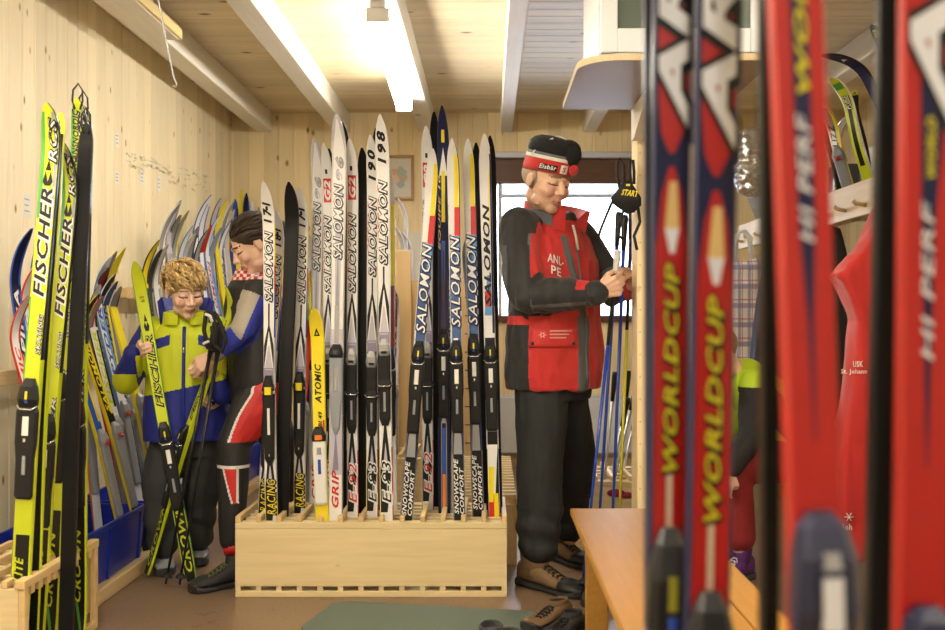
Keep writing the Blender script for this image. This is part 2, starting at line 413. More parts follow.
S4 = lambda: dict(top='lmauve', side=[(.5, .95, 'white', 'white'), (.0, .5, 'silver', 'white')], bind='grey', decor=[
    ('b', .93, .99, -.9, .9, -.3, .3, 'white', 1), ('b', .86, .93, -.95, .95, -.9, .9, 'white', 1), ('t', '96', .87, .915, -.5, .6, 'lmauve', 'grey'),
    ('b', .55, .86, -.98, -.35, -.98, -.6, 'white', 1), ('b', .55, .86, .45, .98, .6, .98, 'white', 1),
    ('t', 'SALOMON', .70, .86, -.8, .6, 'white', 'dgrey'), ('b', .57, .70, -.35, .35, -.1, .1, 'grey', 2), ('b', .52, .60, -.4, .4, -.4, .4, 'silver', 3),
    ('b', .0, .24, -.95, .95, -.95, .95, 'white', 1), ('b', .25, .34, -.5, .5, 0, 0, 'mauve', 2), ('t', 'GRIP', .17, .25, -.6, .5, 'red', None, 5)])
def S5(low='silver'):
    return dict(top='sblue', bind='pilot', zones=[(.86, 1, 'white')], side=[(.86, 1., 'navy', 'white'), (.79, .86, 'red', 'white'), (.70, .79, 'lblue', 'white'), (.5, .70, 'white', 'white'), (0, .3, 'silver', 'silver')], decor=[
    ('b', .80, .995, -.98, .0, -.9, .3, 'white', 1), ('b', .855, .97, .05, .95, .3, .95, 'yellow', 1), ('b', .79, .855, 0., .95, .05, .95, 'red', 1), ('b', .73, .79, .3, .95, 0, .95, 'lblue', 1), ('b', .79, .855, -.98, -.0, -.98, -.0, 'white', 1), ('b', .74, .80, -.98, -.4, -.98, 0, 'silver', 1),
    ('t', 'SALOMON', .585, .79, -.85, .9, 'white', 'navy'), ('b', .55, .59, -.98, -.8, -.98, -.8, 'white', 1), ('b', .545, .56, -.5, .4, -.5, .4, 'white', 3),
    ('b', .52, .545, -.6, .6, -.6, .6, 'grey', 2), ('b', .0, .40, -.95, .95, -.95, .95, 'black', 1), ('b', .30, .36, -.8, .8, -.6, .6, 'grey', 2),
    ('t', 'SNOWSCAPE', .165, .29, -.85, -.05, 'white', None), ('t', 'COMFORT', .165, .27, .15, .9, 'white', None), ('b', .0, .36, -.98, -.9, -.98, -.9, 'silver', 2)])
S6 = lambda: dict(top='navy', edge='navy', bind='pilot', decor=[
    ('b', .93, .955, -.3, .3, -.3, .3, 'yellow', 1), ('b', .86, .92, -.8, .8, 0, 0, 'white', 1), ('b', .76, .87, -.35, .35, -.35, .35, 'yellow', 2), ('b', .72, .76, -.35, .35, -.35, .35, 'navy', 2),
    ('t', 'EQUIPE 10', .70, .86, -.95, -.5, 'gold', None), ('b', .62, .72, -.3, .3, -.4, .4, 'blue', 1), ('b', .50, .70, -.6, .6, -.1, .1, 'purple', 2), ('b', .51, .53, -.4, .4, -.4, .4, 'red', 3),
    ('b', .02, .33, -.55, -.4, -.55, -.4, 'silver', 2), ('b', .02, .33, .4, .55, .4, .55, 'silver', 2), ('b', .33, .34, -.55, .55, -.3, .3, 'silver', 2),
    ('b', .22, .32, -.3, .3, -.3, .3, 'blue', 2), ('b', .01, .22, -.3, .3, -.3, .3, 'orange', 2)])
S7 = lambda edge='black': dict(top='base', edge=edge, decor=[('b', .05, .9, -.06, .06, -.06, .06, 'black', 1)])
S8 = lambda: dict(top='yellow', bind='white', decor=[('b', .90, .93, -.5, .5, 0, 0, 'black', 1), ('b', .905, .915, -.2, .2, 0, 0, 'yellow', 2), ('t', 'ATOMIC', .66, .80, -.6, .5, 'black', None, 4, .02),
    ('t', 'COMBI 49', .52, .63, -.1, .6, 'black', None, 4, .02), ('b', .48, .60, .55, .98, .7, .98, 'red', 1), ('b', 0, .12, -.9, .9, -.9, .9, 'white', 1)])
S9 = lambda: dict(top='white', bind='pilot', side=[(.62, .97, 'navy', 'white'), (.0, .3, 'black', 'black')], decor=[
    ('b', .56, .96, .55, .98, .75, .98, 'navy', 1), ('b', .80, .93, .3, .55, .6, .75, 'yellow', 1), ('t', 'SALOMON', .62, .85, -.75, .5, 'black', None, 4, .02), ('b', .62, .655, -.75, .5, -.75, .5, 'red', 3),
    ('b', .60, .69, -.9, .5, -.2, .55, 'lblue', 2), ('b', .48, .55, -.95, .95, -.95, .95, 'navy', 2), ('b', .0, .34, -.95, .95, -.95, .95, 'black', 1), ('b', .20, .31, -.95, .3, -.95, .9, 'white', 2),
    ('b', .18, .26, -.9, -.1, -.9, .2, 'yellow', 3), ('b', 0, .18, -.9, .9, -.9, .9, 'red', 3), ('b', .0, .20, 0, .8, 0, .8, 'yellow', 4)])
def FI(text=True, tail='CROWN LITE'):
    d = [('b', .80, .985, -.98, -.55, -.98, -.55, 'green', 1), ('b', .80, .985, .62, .95, .5, .95, 'grey', 1), ('t', 'RCS', .90, .975, -.1, .85, 'white', 'black'),
     ('b', .865, .885, -.6, .0, -.3, -.3, 'black', 3), ('b', .865, .885, 0, .6, .3, .3, 'black', 3), ('b', .885, .905, -.35, .35, 0, 0, 'black', 3), ('b', .858, .865, -.35, .35, -.6, .6, 'black', 3),
     ('t', 'FISCHER', .66, .855, -.70, .76, 'black', 'white', 4, .035, .04), ('b', .4, .66, -.98, -.8, -.98, -.8, 'green', 1), ('t', 'SKATING', .56, .63, .3, .9, 'white', 'black'),
     ('t', 'FISCHER', .33, .50, .2, .85, 'white', 'black', 2), ('b', .0, .24, -.8, .9, -.7, .9, 'black', 1), ('t', tail, .06, .2, -.7, .3, 'lime', None, 3), ('b', .0, .06, .2, .6, -.5, -.1, 'green', 3)]
    return dict(top='lime', edge='lime', side=[(.55, 1, 'black', 'green'), (.3, .55, 'lime', 'black'), (0, .3, 'lime', 'black')], bind='pilot', decor=d if text else d[:2]+d[3:6])
FBASE = lambda e='lime': dict(top='base', edge=e, zones=[(.96, 1.0, 'lime')], decor=[('b', .968, .978, -.5, -.0, -.25, -.25, 'navy', 1), ('b', .968, .978, .0, .5, .25, .25, 'navy', 1), ('b', .978, .988, -.3, .3, 0, 0, 'navy', 1)])
def NR(kind, sh=0.):
    if kind == 'arc':
        return dict(top='navy', edge='navy', base='base', bind='raceblack', decor=[
         ('b', .68+sh, .95, -.8, .95, -.95, .95, 'nred', 1), ('b', .660+sh, .68+sh, -.62, .62, -.8, .95, 'nred', 1), ('b', .650+sh, .660+sh, -.15, .15, -.62, .62, 'nred', 1), ('b', .628+sh, .643+sh, -.6, .6, -.15, .15, 'nred', 1), ('b', .600+sh, .628+sh, -.9, .9, -.6, .6, 'nred', 1), ('b', 0, .60+sh, -.98, .98, -.9, .9, 'nred', 1),
         ('t', 'ARC', .662+sh, .802+sh, -.85, .95, 'ltext', 'black', 4, .05), ('b', .610+sh, .635+sh, -.4, .45, -.15, .3, 'gold', 3), ('b', .597+sh, .610+sh, -.1, .2, -.4, .45, 'ltext', 3),
         ('t', 'WORLDCUP', .482+sh, .592+sh, -.40, .44, K['yelprint'], 'black', 5, .03), ('b', .445+sh, .482+sh, -.16, .16, -.16, .16, 'cream', 3)])
    if kind == 'hp':
        return dict(top='nred', edge='nred', base='base', bind='race', decor=[
         ('b', .515, .56, -.04, .04, -.12, .12, 'navy', 1), ('b', .56, .60, -.12, .12, -.36, .36, 'navy', 1), ('b', .60, .95, -.36, .36, -.42, .42, 'navy', 1), ('t', 'WORLD', .650, .72, -.2, .3, K['yelprint'], None, 4, .02),
         ('t', 'HI PERF', .592, .642, -.30, .24, 'ltext', None, 4, .0)])
    return dict(top='nred', edge='nred', base='base', bind='race', decor=[
         ('b', .50, .60, -.04, .04, -.3, .3, 'navy', 1), ('b', .60, .67, -.3, .3, -.35, .95, 'navy', 1),  ('t', 'ARC', .645, .80, -.85, .9, 'ltext', 'black', 4, .05),
         ('t', 'WORLD', .622, .648, -.1, .3, K['yelprint'], None, 4, .02), ('t', 'HI PERF', .545, .612, -.30, .20, 'ltext', None, 4, .0), ('b', .70, .95, -.95, .95, -.95, .95, 'nred', 1)])
K['yelprint'] = mat('race_yellow_print', (.62, .56, .02), .35)

# ------------------------------------------------------------------ the room
XL, XR, YB, YF, ZC = -1.98, 2.75, 7.70, -2.2, 2.735
def boards(name, m, axis, lo, hi, pw, pt, other_lo, other_hi, kind='wall'):
    """tongue-and-groove boards with real V joints; pt maps (along the run, height above the face, other) to a point"""
    mb = MB(); g = .004; n = int(math.ceil((hi-lo)/pw)); prof = []
    for i in range(n):
        a = lo+i*pw; b = min(hi, a+pw)
        prof += [(a, 0), (a+g, g), (b-g, g), (b, 0)]
    vs = [pt(a, h, other_lo) for a, h in prof]+[pt(a, h, other_hi) for a, h in prof]; k = len(prof)
    mb.add(vs, [(i, i+1, k+i+1, k+i) for i in range(k-1)], m)
    return tag(mb.build(name, fix=False), kind='structure')
boards('wall_left', WALLW, 1, YF, YB, .115, lambda a, h, o: V((XL+h, a, o)), 0, ZC)
boards('ceiling', CEILW, 1, YF, YB, .12, lambda a, h, o: V((o, a, ZC-h)), XL, XR)
# back wall with the window opening
WX0, WX1, WZ0, WZ1 = .06, 1.30, 1.17, 2.20
def back(name, x0, x1, z0, z1):
    mb = MB(); k0 = math.floor(x0/.115); prof = []; g = .004; a = x0
    while a < x1-1e-6:
        b = min(x1, (math.floor(a/.115+1e-6)+1)*.115); prof += [(a, 0), (a+g, g), (b-g, g), (b, 0)]; a = b
    k = len(prof); mb.add([V((a, YB-h, z0)) for a, h in prof]+[V((a, YB-h, z1)) for a, h in prof], [(i, i+1, k+i+1, k+i) for i in range(k-1)], WALLB)
    return mb
w = MB()
for q in ((XL, WX0, 0, ZC), (WX0, WX1, WZ1, ZC), (WX0, WX1, 0, WZ0), (WX1, XR, 0, ZC)):
    b_ = back('', *q); w.add(b_.v, b_.f, WALLB)
w.box((WX0-.01, YB, WZ0-.02), (WX0, YB+.2, WZ1), WALLB); w.box((WX1, YB, WZ0-.02), (WX1+.01, YB+.2, WZ1), WALLB)
w.box((WX0, YB, WZ0-.03), (WX1, YB+.2, WZ0-.001), WALLB); w.box((WX0, YB, WZ1+.001), (WX1, YB+.2, WZ1+.02), WALLB)
tag(w.build('wall_back', fix=False), kind='structure')
FLOORM = mat('speckled_floor', (.30, .205, .135), .32, var=.25, vscale=9)
def floor_nodes(m):
    nt, N, L, b = nodes_of(m)
    tc = N.new('ShaderNodeTexCoord'); n1 = N.new('ShaderNodeTexNoise'); n1.inputs['Scale'].default_value = 7; n1.inputs['Detail'].default_value = 8; n1.inputs['Roughness'].default_value = .7
    L.new(tc.outputs['Object'], n1.inputs['Vector'])
    r = N.new('ShaderNodeMapRange'); r.inputs[1].default_value = .60; r.inputs[2].default_value = .70; L.new(n1.outputs['Fac'], r.inputs[0])
    n2 = N.new('ShaderNodeTexNoise'); n2.inputs['Scale'].default_value = 90; n2.inputs['Detail'].default_value = 2; L.new(tc.outputs['Object'], n2.inputs['Vector'])
    r2 = N.new('ShaderNodeMapRange'); r2.inputs[1].default_value = .3; r2.inputs[2].default_value = .7; L.new(n2.outputs['Fac'], r2.inputs[0])
    a = N.new('ShaderNodeMix'); a.data_type = 'RGBA'; a.inputs[6].default_value = (.19, .122, .075, 1); a.inputs[7].default_value = (.26, .18, .118, 1); L.new(r2.outputs[0], a.inputs[0])
    c = N.new('ShaderNodeMix'); c.data_type = 'RGBA'; c.inputs[7].default_value = (.10, .03, .02, 1); L.new(r.outputs[0], c.inputs[0]); L.new(a.outputs[2], c.inputs[6])
    L.new(c.outputs[2], b.inputs['Base Color'])
floor_nodes(FLOORM)
mb = MB(); mb.box((XL, YF, -.05), (XR, YB+.2, 0), FLOORM); tag(mb.build('floor'), kind='structure')
PLAIN = mat('plaster', (.72, .66, .55), .8)
mb = MB(); mb.box((XR, YF, 0), (XR+.08, YB, ZC), WALLW); tag(mb.build('wall_right'), kind='structure')
mb = MB(); mb.box((XL, YF-.08, 0), (XR, YF, ZC), PLAIN); tag(mb.build('wall_front'), kind='structure')
# beams running from the camera to the back wall
for i, (x0, x1) in enumerate(((-1.78, -1.66), (-1.185, -1.065), (-.53, -.41), (.095, .185), (.73, .83), (1.42, 1.52), (2.07, 2.19))):
    mb = MB(); mb.box((x0, YF, 2.58), (x1, YB-.005, ZC-.005), BEAMW, .004); tag(mb.build('trim_%d' % (i+1)), kind='structure')
mb = MB(); mb.box((XL+.005, YB-.03, 0), (XR, YB-.005, .08), RAILW, .004); tag(mb.build('baseboard_back'), kind='structure')
# window: dark wood casing, blind box, raised slats, pane
BROWN = wood('dark_window_wood', (.13, .055, .025), (.09, .038, .018), (.04, .02, .01), 2, 0, .2, .35, kscale=.3)
win = empty('window_1', (0, 0, 0)); tag(win, kind='structure')
mb = MB(); mb.box((WX0-.05, YB-.045, WZ1-.02), (WX1+.05, YB+.03, WZ1+.17), BROWN, .006)
mb.box((WX0-.05, YB-.04, WZ0-.05), (WX1+.05, YB+.03, WZ0), BROWN, .006)
mb.box((WX0-.05, YB-.035, WZ0), (WX0+.01, YB+.03, WZ1-.02), BROWN, .005); mb.box((WX1-.01, YB-.035, WZ0), (WX1+.05, YB+.03, WZ1-.02), BROWN, .005)
part(mb, 'window_casing', win)
mb = MB(); mb.box((WX0-.10, YB-.10, WZ1+.17), (WX1+.10, YB-.008, WZ1+.215), mat('pale_ledge', (.62, .64, .72), .4), .006); part(mb, 'window_ledge', win)
mb = MB()
for i in range(6): mb.box((WX0+.02, YB-.03+.0, WZ1-.036-.013*i), (WX1-.02, YB+.02, WZ1-.030-.013*i), mat('blind_slat', (.55, .57, .62), .35, metal=.5))
mb.box((WX0+.02, YB-.03, WZ1-.125), (WX1-.02, YB+.02, WZ1-.105), mat('blind_rail', (.45, .5, .62), .3))
for x in (.35, .95): mb.tube([(x, YB-.035, WZ1-.03), (x, YB-.035, WZ1-.5)], .002, mat('blind_cord', (.8, .8, .8), .6), 5)
part(mb, 'venetian_blind', win)
gl = bpy.data.materials.new('window_glass'); nt, N, L, b = nodes_of(gl)
tr = N.new('ShaderNodeBsdfTransparent'); gs = N.new('ShaderNodeBsdfGlossy'); gs.inputs['Roughness'].default_value = .02; mxs = N.new('ShaderNodeMixShader'); fr = N.new('ShaderNodeFresnel')
L.new(fr.outputs[0], mxs.inputs[0]); L.new(tr.outputs[0], mxs.inputs[1]); L.new(gs.outputs[0], mxs.inputs[2]); L.new(mxs.outputs[0], N['Material Output'].inputs[0])
mb = MB(); mb.box((WX0+.005, YB+.06, WZ0), (WX1-.005, YB+.066, WZ1), gl); part(mb, 'window_pane', win)
mb = MB()
for x in (WX0+.02, WX1-.05): mb.box((x, YB+.05, WZ0), (x+.03, YB+.09, WZ1), mat('white_sash', (.8, .8, .8), .4), .003)
part(mb, 'window_sash', win)
# snow and trees outside
SNOW = mat('snow', (.85, .87, .92), .8, bump=.2, bscale=3)
mb = MB(); n = 12
vs = [V((-20+50*i/n, YB+.3+40*j/n, -.2+(j/n)*3.0+.2*noise.noise(V((i*.7, j*.7, 0))))) for j in range(n+1) for i in range(n+1)]
mb.add(vs, [(j*(n+1)+i, j*(n+1)+i+1, (j+1)*(n+1)+i+1, (j+1)*(n+1)+i) for j in range(n) for i in range(n)], SNOW, True)
tag(mb.build('snow_field', fix=False), kind='structure')
# radiator under the window
RADM = mat('radiator_white', (.78, .80, .84), .35)
r = empty('radiator', (.7, YB-.1, .1), 'white panel radiator on the back wall under the window', 'radiator')
mb = MB(); mb.box((.08, YB-.10, .12), (1.28, YB-.07, .55), RADM, .008); mb.box((.08, YB-.06, .12), (1.28, YB-.035, .55), RADM, .004); part(mb, 'panel', r)
mb = MB(); [mb.box((.10+.03*i, YB-.10, .551), (.115+.03*i, YB-.035, .562), RADM) for i in range(39)]; part(mb, 'grille', r)
mb = MB(); mb.tube([(.14, YB-.06, .13), (.14, YB-.06, .03), (.14, YB-.02, .03)], .009, 'chrome'); mb.tube([(1.2, YB-.06, .13), (1.2, YB-.06, .03), (1.2, YB-.02, .03)], .009, 'chrome'); part(mb, 'pipe', r)
# picture on the back wall
FRM = mat('oak_frame', (.45, .24, .08), .4)
p = empty('framed_picture', (-.66, YB-.02, 2.2), 'small wood framed picture on the back wall between the white skis', 'picture')
a = P(383, 155, YB-.03); c = P(414, 200, YB-.03)
mb = MB(); f_ = .022
mb.box((a.x, YB-.03, c.z), (a.x+f_, YB-.006, a.z), FRM, .003); mb.box((c.x-f_, YB-.03, c.z), (c.x, YB-.006, a.z), FRM, .003)
mb.box((a.x+f_, YB-.03, a.z-f_), (c.x-f_, YB-.006, a.z), FRM, .003); mb.box((a.x+f_, YB-.03, c.z), (c.x-f_, YB-.006, c.z+f_), FRM, .003); part(mb, 'picture_frame', p)
mb = MB(); mb.box((a.x+f_, YB-.014, c.z+f_), (c.x-f_, YB-.007, a.z-f_), mat('picture_paper', (.74, .72, .66), .6)); sh = part(mb, 'picture_sheet', p)
mb = MB()
for k, (u, v_, s_, cc) in enumerate(((.45, .62, .045, (.75, .45, .3)), (.55, .5, .05, (.65, .5, .35)), (.62, .66, .035, (.5, .6, .55)), (.4, .45, .03, (.8, .6, .5)), (.6, .35, .03, (.45, .5, .6)))):
    cx = a.x+f_+(c.x-a.x-2*f_)*u; cz = c.z+f_+(a.z-c.z-2*f_)*v_
    mb.add([V((cx+s_*math.cos(j)*(1+.3*math.sin(3*j+k)), YB-.0155-.0004*k, cz+s_*math.sin(j)*(1+.3*math.cos(2*j+k)))) for j in [q*2*PI/14 for q in range(14)]], [tuple(range(14))], mat('drawing_%d' % k, cc, .7))
part(mb, 'drawing', p)
# fluorescent lamps
TUBE = mat('lit_tube', (1.0, .94, .81), .5, emit=22.0); TUBE2 = mat('lit_tube_bright', (1.0, .94, .81), .5, emit=44.0); TUBE_FILL = mat('added_fill_tube', (1.0, .94, .81), .5, emit=24.0)
HOUS = mat('lamp_housing', (.8, .8, .78), .4)
def lamp(x0, y0, x1, y1, z, label, TUBE=TUBE):
    t = empty('ceiling_lamp', ((x0+x1)/2, (y0+y1)/2, z), label, 'lamp', 'fluorescent ceiling lamps')
    a = V((x0, y0, z)); b = V((x1, y1, z)); d = (b-a); Ln = d.length; d.normalize(); s = V((0,0,1)).cross(d)
    M = Matrix((s, d, V((0,0,1)))).transposed().to_4x4(); M.translation = a
    mb = MB(); mb.box((-.035, -.03, .035), (.035, Ln+.03, .075), HOUS, .004, M); part(mb, 'lamp_housing', t)
    mb = MB(); pr = [(-.05, .034), (-.05, .0), (-.04, -.022), (.04, -.022), (.05, 0), (.05, .034)]
    mb.rings([[M@V((q[0], y, q[1])) for q in pr] for y in (0, Ln)], TUBE, True, False); part(mb, 'diffuser', t)
    mb = MB()
    for y in (-.02, Ln): mb = MB(); mb.box((-.052, y, -.024), (.052, y+.02, .036), HOUS, .003, M); part(mb, 'end_cap', t)
lamp(-.50, 4.55, -.545, 6.5, 2.52, 'lit long fluorescent ceiling lamp above the ski rack')
lamp(-1.12, .9, -1.12, 2.8, 2.50, 'lit ceiling lamp on the second beam from the left wall', TUBE2)
lamp(1.47, .6, 1.47, 2.4, 2.50, 'lit ceiling lamp on the beam above the near red skis')
lamp(.14, -1.6, .14, .1, 2.50, 'added fill lamp out of view behind the camera', TUBE_FILL)  # unseen fill lamp, added to brighten the fronts of the near skis and rack
# board fixed under the first beam, wire with a hook
mb = MB(); mb.box((-1.69, 2.2, 2.545), (-1.55, 5.02, 2.578), BEAMW, .003); mb.box((-1.56, 2.2, 2.549), (-1.535, 5.02, 2.60), mat('yellow_pine_edge', (.80, .62, .28), .5), .002)
tag(mb.build('ceiling_board'), 'long pale board fixed under the ceiling beam at upper left', 'board')
mb = MB(); Yh = 3.3; mb.tube([P(157, -8, Yh)+V((0, 0, .33)), P(157, -8, Yh), P(166, 40, Yh), P(174, 78, Yh), P(177, 84, Yh), P(176, 87, Yh), P(173, 86, Yh)], .003, 'grey', 6)
tag(mb.build('wire_hook'), 'thin wire with a hooked end hanging from the ceiling by the left wall', 'hook')
# paper notes and pencil scribbles on the left wall
PAPER = mat('note_paper', (.80, .79, .74), .8); PEN = mat('pencil', (.42, .38, .30), .8)
def on_left(px, py): Y = (XL+.006)/(px-CX)*F; return V((XL+.006, Y, EYE-(py-CY)/F*Y))
for i, (px, py, w_, h_, lb) in enumerate(((27, 206, .07, .10, 'left of the tall lime skis'), (67, 158, .07, .07, 'between the two tall lime skis'), (117, 140, .05, .08, 'highest right of the looped ski tips'), (117, 178, .06, .07, 'below the highest note'), (142, 178, .06, .08, 'nearest below the pencilled lists'), (159, 184, .05, .09, 'right of the note under the lists'))):
    q = on_left(px, py); mb = MB(); mb.box((XL+.005, q.y-w_/2, q.z-h_/2), (XL+.0065, q.y+w_/2, q.z+h_/2), PAPER)
    for k in range(3): mb.box((XL+.0066, q.y-w_*.35, q.z+h_*(.25-.25*k)), (XL+.007, q.y+w_*(.3-.1*(k % 2)), q.z+h_*(.25-.25*k)+.006), PEN)
    tag(mb.build('paper_note'), 'small white paper note on the left wall ' + lb, 'note', 'notes on the left wall')
mb = MB()
for k in range(70):
    px = random.uniform(126, 206); py = 150+(px-126)*.30+random.uniform(0, 20); q = on_left(px, py); wd = random.uniform(.03, .12)
    pts = [V((XL+.0062, q.y+wd*i/6, q.z+random.uniform(-.008, .008))) for i in range(7)]
    mb.tube(pts, .0012, PEN, 4)
tag(mb.build('pencilled_list'), 'faint pencilled handwriting on the left wall above the boy', 'writing')

# ------------------------------------------------------------------ racks, bins, rails
def crate(name, X0, X1, Y0, Y1, H, nd, ns, label, cat='rack', group=None, swap=False, cw=None):
    t = empty(name, ((X0+X1)/2, (Y0+Y1)/2, 0), label, cat, group)
    A = CRATE if not swap else CRATEY; B = CRATEY if not swap else CRATE
    th = .02
    def bx(nm, lo, hi, m, bev=.002):
        mb = MB(); mb.box(lo, hi, m, bev); part(mb, nm, t)
    if not swap:
        n0, n1 = X0, X1
        for nm, y in (('front_board', Y0), ('rear_board', Y1-th)):
            bx(nm, (X0, y, .044), (X1, y+th, H-.035), A)
            bx('top_rail', (X0, y-.001, H-.034), (X1, y+th+.001, H-.008), A)
            mb = MB(); mb.box((X0, y, 0), (X1, y+th, .024), A, .002)
            for i in range(nd): x = X0+(X1-X0-.022)*i/(nd-1); mb.box((x, y+.002, .024), (x+.022, y+th, .044), A, .001)
            part(mb, 'foot_rail', t)
        for x in (X0, X1-th): bx('end_board', (x, Y0+th+.001, .0), (x+th, Y1-th-.001, H-.035), B)
        for i in range(nd): x = X0+(X1-X0-.020)*i/(nd-1); bx('divider', (x, Y0+.002, H-.007), (x+.020, Y1-.002, H+.018), B, .002)
        for i in range(ns): y = Y0+.03+(Y1-Y0-.06-.018)*i/(ns-1); bx('slat', (X0+th+.001, y, H-.03), (X1-th-.001, y+.018, H-.008), A, .001)
        bx('bottom_board', (X0+.021, Y0+.021, .008), (X1-.021, Y1-.021, .022), A, 0)
    else:   # long side runs away from the camera
        for nm, x in (('side_board', X0), ('side_board', X1-th)):
            bx(nm, (x, Y0, .044), (x+th, Y1, H-.035), A)
            bx('top_rail', (x-.001, Y0, H-.034), (x+th+.001, Y1, H-.008), A)
            mb = MB(); mb.box((x, Y0, 0), (x+th, Y1, .024), A, .002)
            for i in range(nd): y = Y0+(Y1-Y0-.022)*i/(nd-1); mb.box((x+.002, y, .024), (x+th, y+.022, .044), A, .001)
            part(mb, 'foot_rail', t)
        for y in (Y0, Y1-th): bx('end_board', (X0+th+.001, y, 0), (X1-th-.001, y+th, H-.035), B)
        for i in range(nd): y = Y0+(Y1-Y0-.016)*i/(nd-1); bx('divider', (X0+.002, y, H-.007), (X1-.002, y+.016, H+.014), B, .002)
        for i in range(ns): x = X0+.03+(X1-X0-.06-.018)*i/(ns-1); bx('slat', (x, Y0+th+.001, H-.03), (x+.018, Y1-th-.001, H-.008), A, .001)
        bx('bottom_board', (X0+.021, Y0+.021, .008), (X1-.021, Y1-.021, .022), A, 0)
    return t
RY = 4.12
crate('ski_rack', -1.042, .078, RY, RY+.45, .315, 14, 6, 'long low pine ski rack holding white and blue skis in the middle of the floor')
crate('ski_rack', -.26, .135, 4.66, 5.95, .315, 15, 5, 'pine ski rack standing crosswise behind the middle rack', swap=True)
crate('ski_rack', -1.0, -.35, 5.9, 6.4, .33, 9, 5, 'pine ski rack at the back under the picture, full of red and yellow skis')
crate('pole_rack', .44, .80, 4.95, 5.45, .35, 5, 5, 'pale wooden rack holding ski poles behind the man and the bench')
crate('ski_rack', .16, 1.10, .62, 1.14, .315, 12, 6, 'pine rack that holds the close red racing skis')
# open-ended rack at the left edge
t = empty('ski_rack', (-1.7, 3.45, 0), 'open ended pine ski rack holding the tall lime skis at left', 'rack')
X0, X1, Y0, Y1, H = -1.96, -1.45, 3.13, 3.72, .32
def bx(nm, lo, hi, m, bev=.002, lab=None):
    mb = MB(); mb.box(lo, hi, m, bev); part(mb, nm, t, lab)
bx('front_board', (X0, Y0, .06), (X1-.021, Y0+.02, H-.02), CRATE); bx('rear_board', (X0, Y1-.02, .06), (X1-.021, Y1, H-.02), CRATE)
for y in (Y0, Y1-.03): bx('post', (X1-.02, y, 0), (X1, y+.03, H-.021), CRATEY)
mb = MB(); mb.box((X1-.03, Y0-.005, H-.02), (X1+.002, Y1+.005, H+.008), CRATEY, .002)
for i in range(9): y = Y0+.05+(Y1-Y0-.13)*i/8; mb.box((X1-.018, y, H-.048), (X1-.002, y+.028, H-.02), CRATEY, .002)
part(mb, 'comb_rail', t)
bx('foot_rail', (X1-.02, Y0+.031, 0), (X1, Y1-.031, .03), CRATEY)
for i in range(6): x = X0+.01+.085*i; bx('divider', (x, Y0+.001, H-.019), (x+.018, Y1-.001, H+.004), CRATEY)
for i in range(5): y = Y0+.05+.118*i; bx('slat', (X0, y, H-.042), (X1-.032, y+.02, H-.0205), CRATE)
bx('bottom_board', (X0, Y0+.021, .005), (X1-.021, Y1-.021, .02), CRATE, 0)
# platform along the left wall with blue tubs
mb = MB(); mb.box((XL+.006, 3.74, 0), (-1.57, 7.66, .055), RAILW, .004); mb.box((-1.569, 3.74, 0), (-1.55, 7.66, .062), RAILW, .004)
tag(mb.build('wooden_platform'), 'low pale wooden platform along the left wall under the blue tubs', 'platform')
mb = MB(); mb.box((-1.54, 7.05, 0), (-.85, 7.66, .075), RAILW, .004)
tag(mb.build('wooden_platform'), 'low wooden platform at the back wall behind the middle rack', 'platform')
BLUE = mat('blue_tub_plastic', (.012, .03, .42), .28, coat=.2)
def tub(X0, X1, Y0, Y1, z0, z1, label):
    t = empty('storage_tub', ((X0+X1)/2, (Y0+Y1)/2, z0), label, 'tub', 'blue plastic tubs')
    mb = MB(); e = .022; q = .008
    def rect(i, z): return [V((X0+i, Y0+i, z)), V((X1-i, Y0+i, z)), V((X1-i, Y1-i, z)), V((X0+i, Y1-i, z))]
    mb.rings([rect(e, z0), rect(q, z1-.02), rect(q, z1), rect(q+.006, z1), rect(e+.006, z0+.006)], BLUE, False, False)
    mb.add(rect(e, z0), [(3,2,1,0)], BLUE); mb.add(rect(e+.006, z0+.006), [(0,1,2,3)], BLUE); part(mb, 'tub_body', t)
    mb = MB()
    mb.box((X0, Y0, z1-.018), (X1, Y0+.014, z1+.004), BLUE, .003); mb.box((X0, Y1-.014, z1-.018), (X1, Y1, z1+.004), BLUE, .003)
    mb.box((X0, Y0+.014, z1-.018), (X0+.014, Y1-.014, z1+.004), BLUE, .003); mb.box((X1-.014, Y0+.014, z1-.018), (X1, Y1-.014, z1+.004), BLUE, .003)
    part(mb, 'rim', t)
    n = max(2, int((Y1-Y0)/.22))
    for i in range(n):
        mb = MB(); y = Y0+.05+(Y1-Y0-.12)*i/(n-1); mb.rings([[V((X1-e-.004, y, z0)), V((X1-e+.008, y, z0)), V((X1-e+.008, y+.018, z0)), V((X1-e-.004, y+.018, z0))], [V((X1-q-.004, y, z1-.02)), V((X1-q+.006, y, z1-.02)), V((X1-q+.006, y+.018, z1-.02)), V((X1-q-.004, y+.018, z1-.02))]], BLUE, True, False); part(mb, 'rib', t)
tub(-1.95, -1.575, 3.76, 4.62, .058, .29, 'blue plastic tub of skis between the left rack and the boy')
tub(-1.95, -1.575, 4.68, 5.92, .058, .29, 'blue plastic tub of skis behind the boy')
tub(-1.95, -1.575, 5.98, 7.0, .058, .29, 'blue plastic tub of skis farthest along the left wall')
tub(-1.50, -.90, 7.08, 7.6, .078, .20, 'blue plastic tub on the back wall platform seen between the white skis')
def rail(y0, y1, z, label):
    t = empty('wall_rail', (-1.93, (y0+y1)/2, z), label, 'rail', 'rails the skis lean on')
    mb = MB(); mb.box((-1.915, y0, z-.03), (-1.885, y1, z+.03), RAILW, .003); part(mb, 'rail_board', t)
    for y in (y0+.02, y1-.08):
        mb = MB(); mb.box((XL+.004, y, z-.025), (-1.9151, y+.05, z+.025), RAILW, .003); part(mb, 'bracket', t)
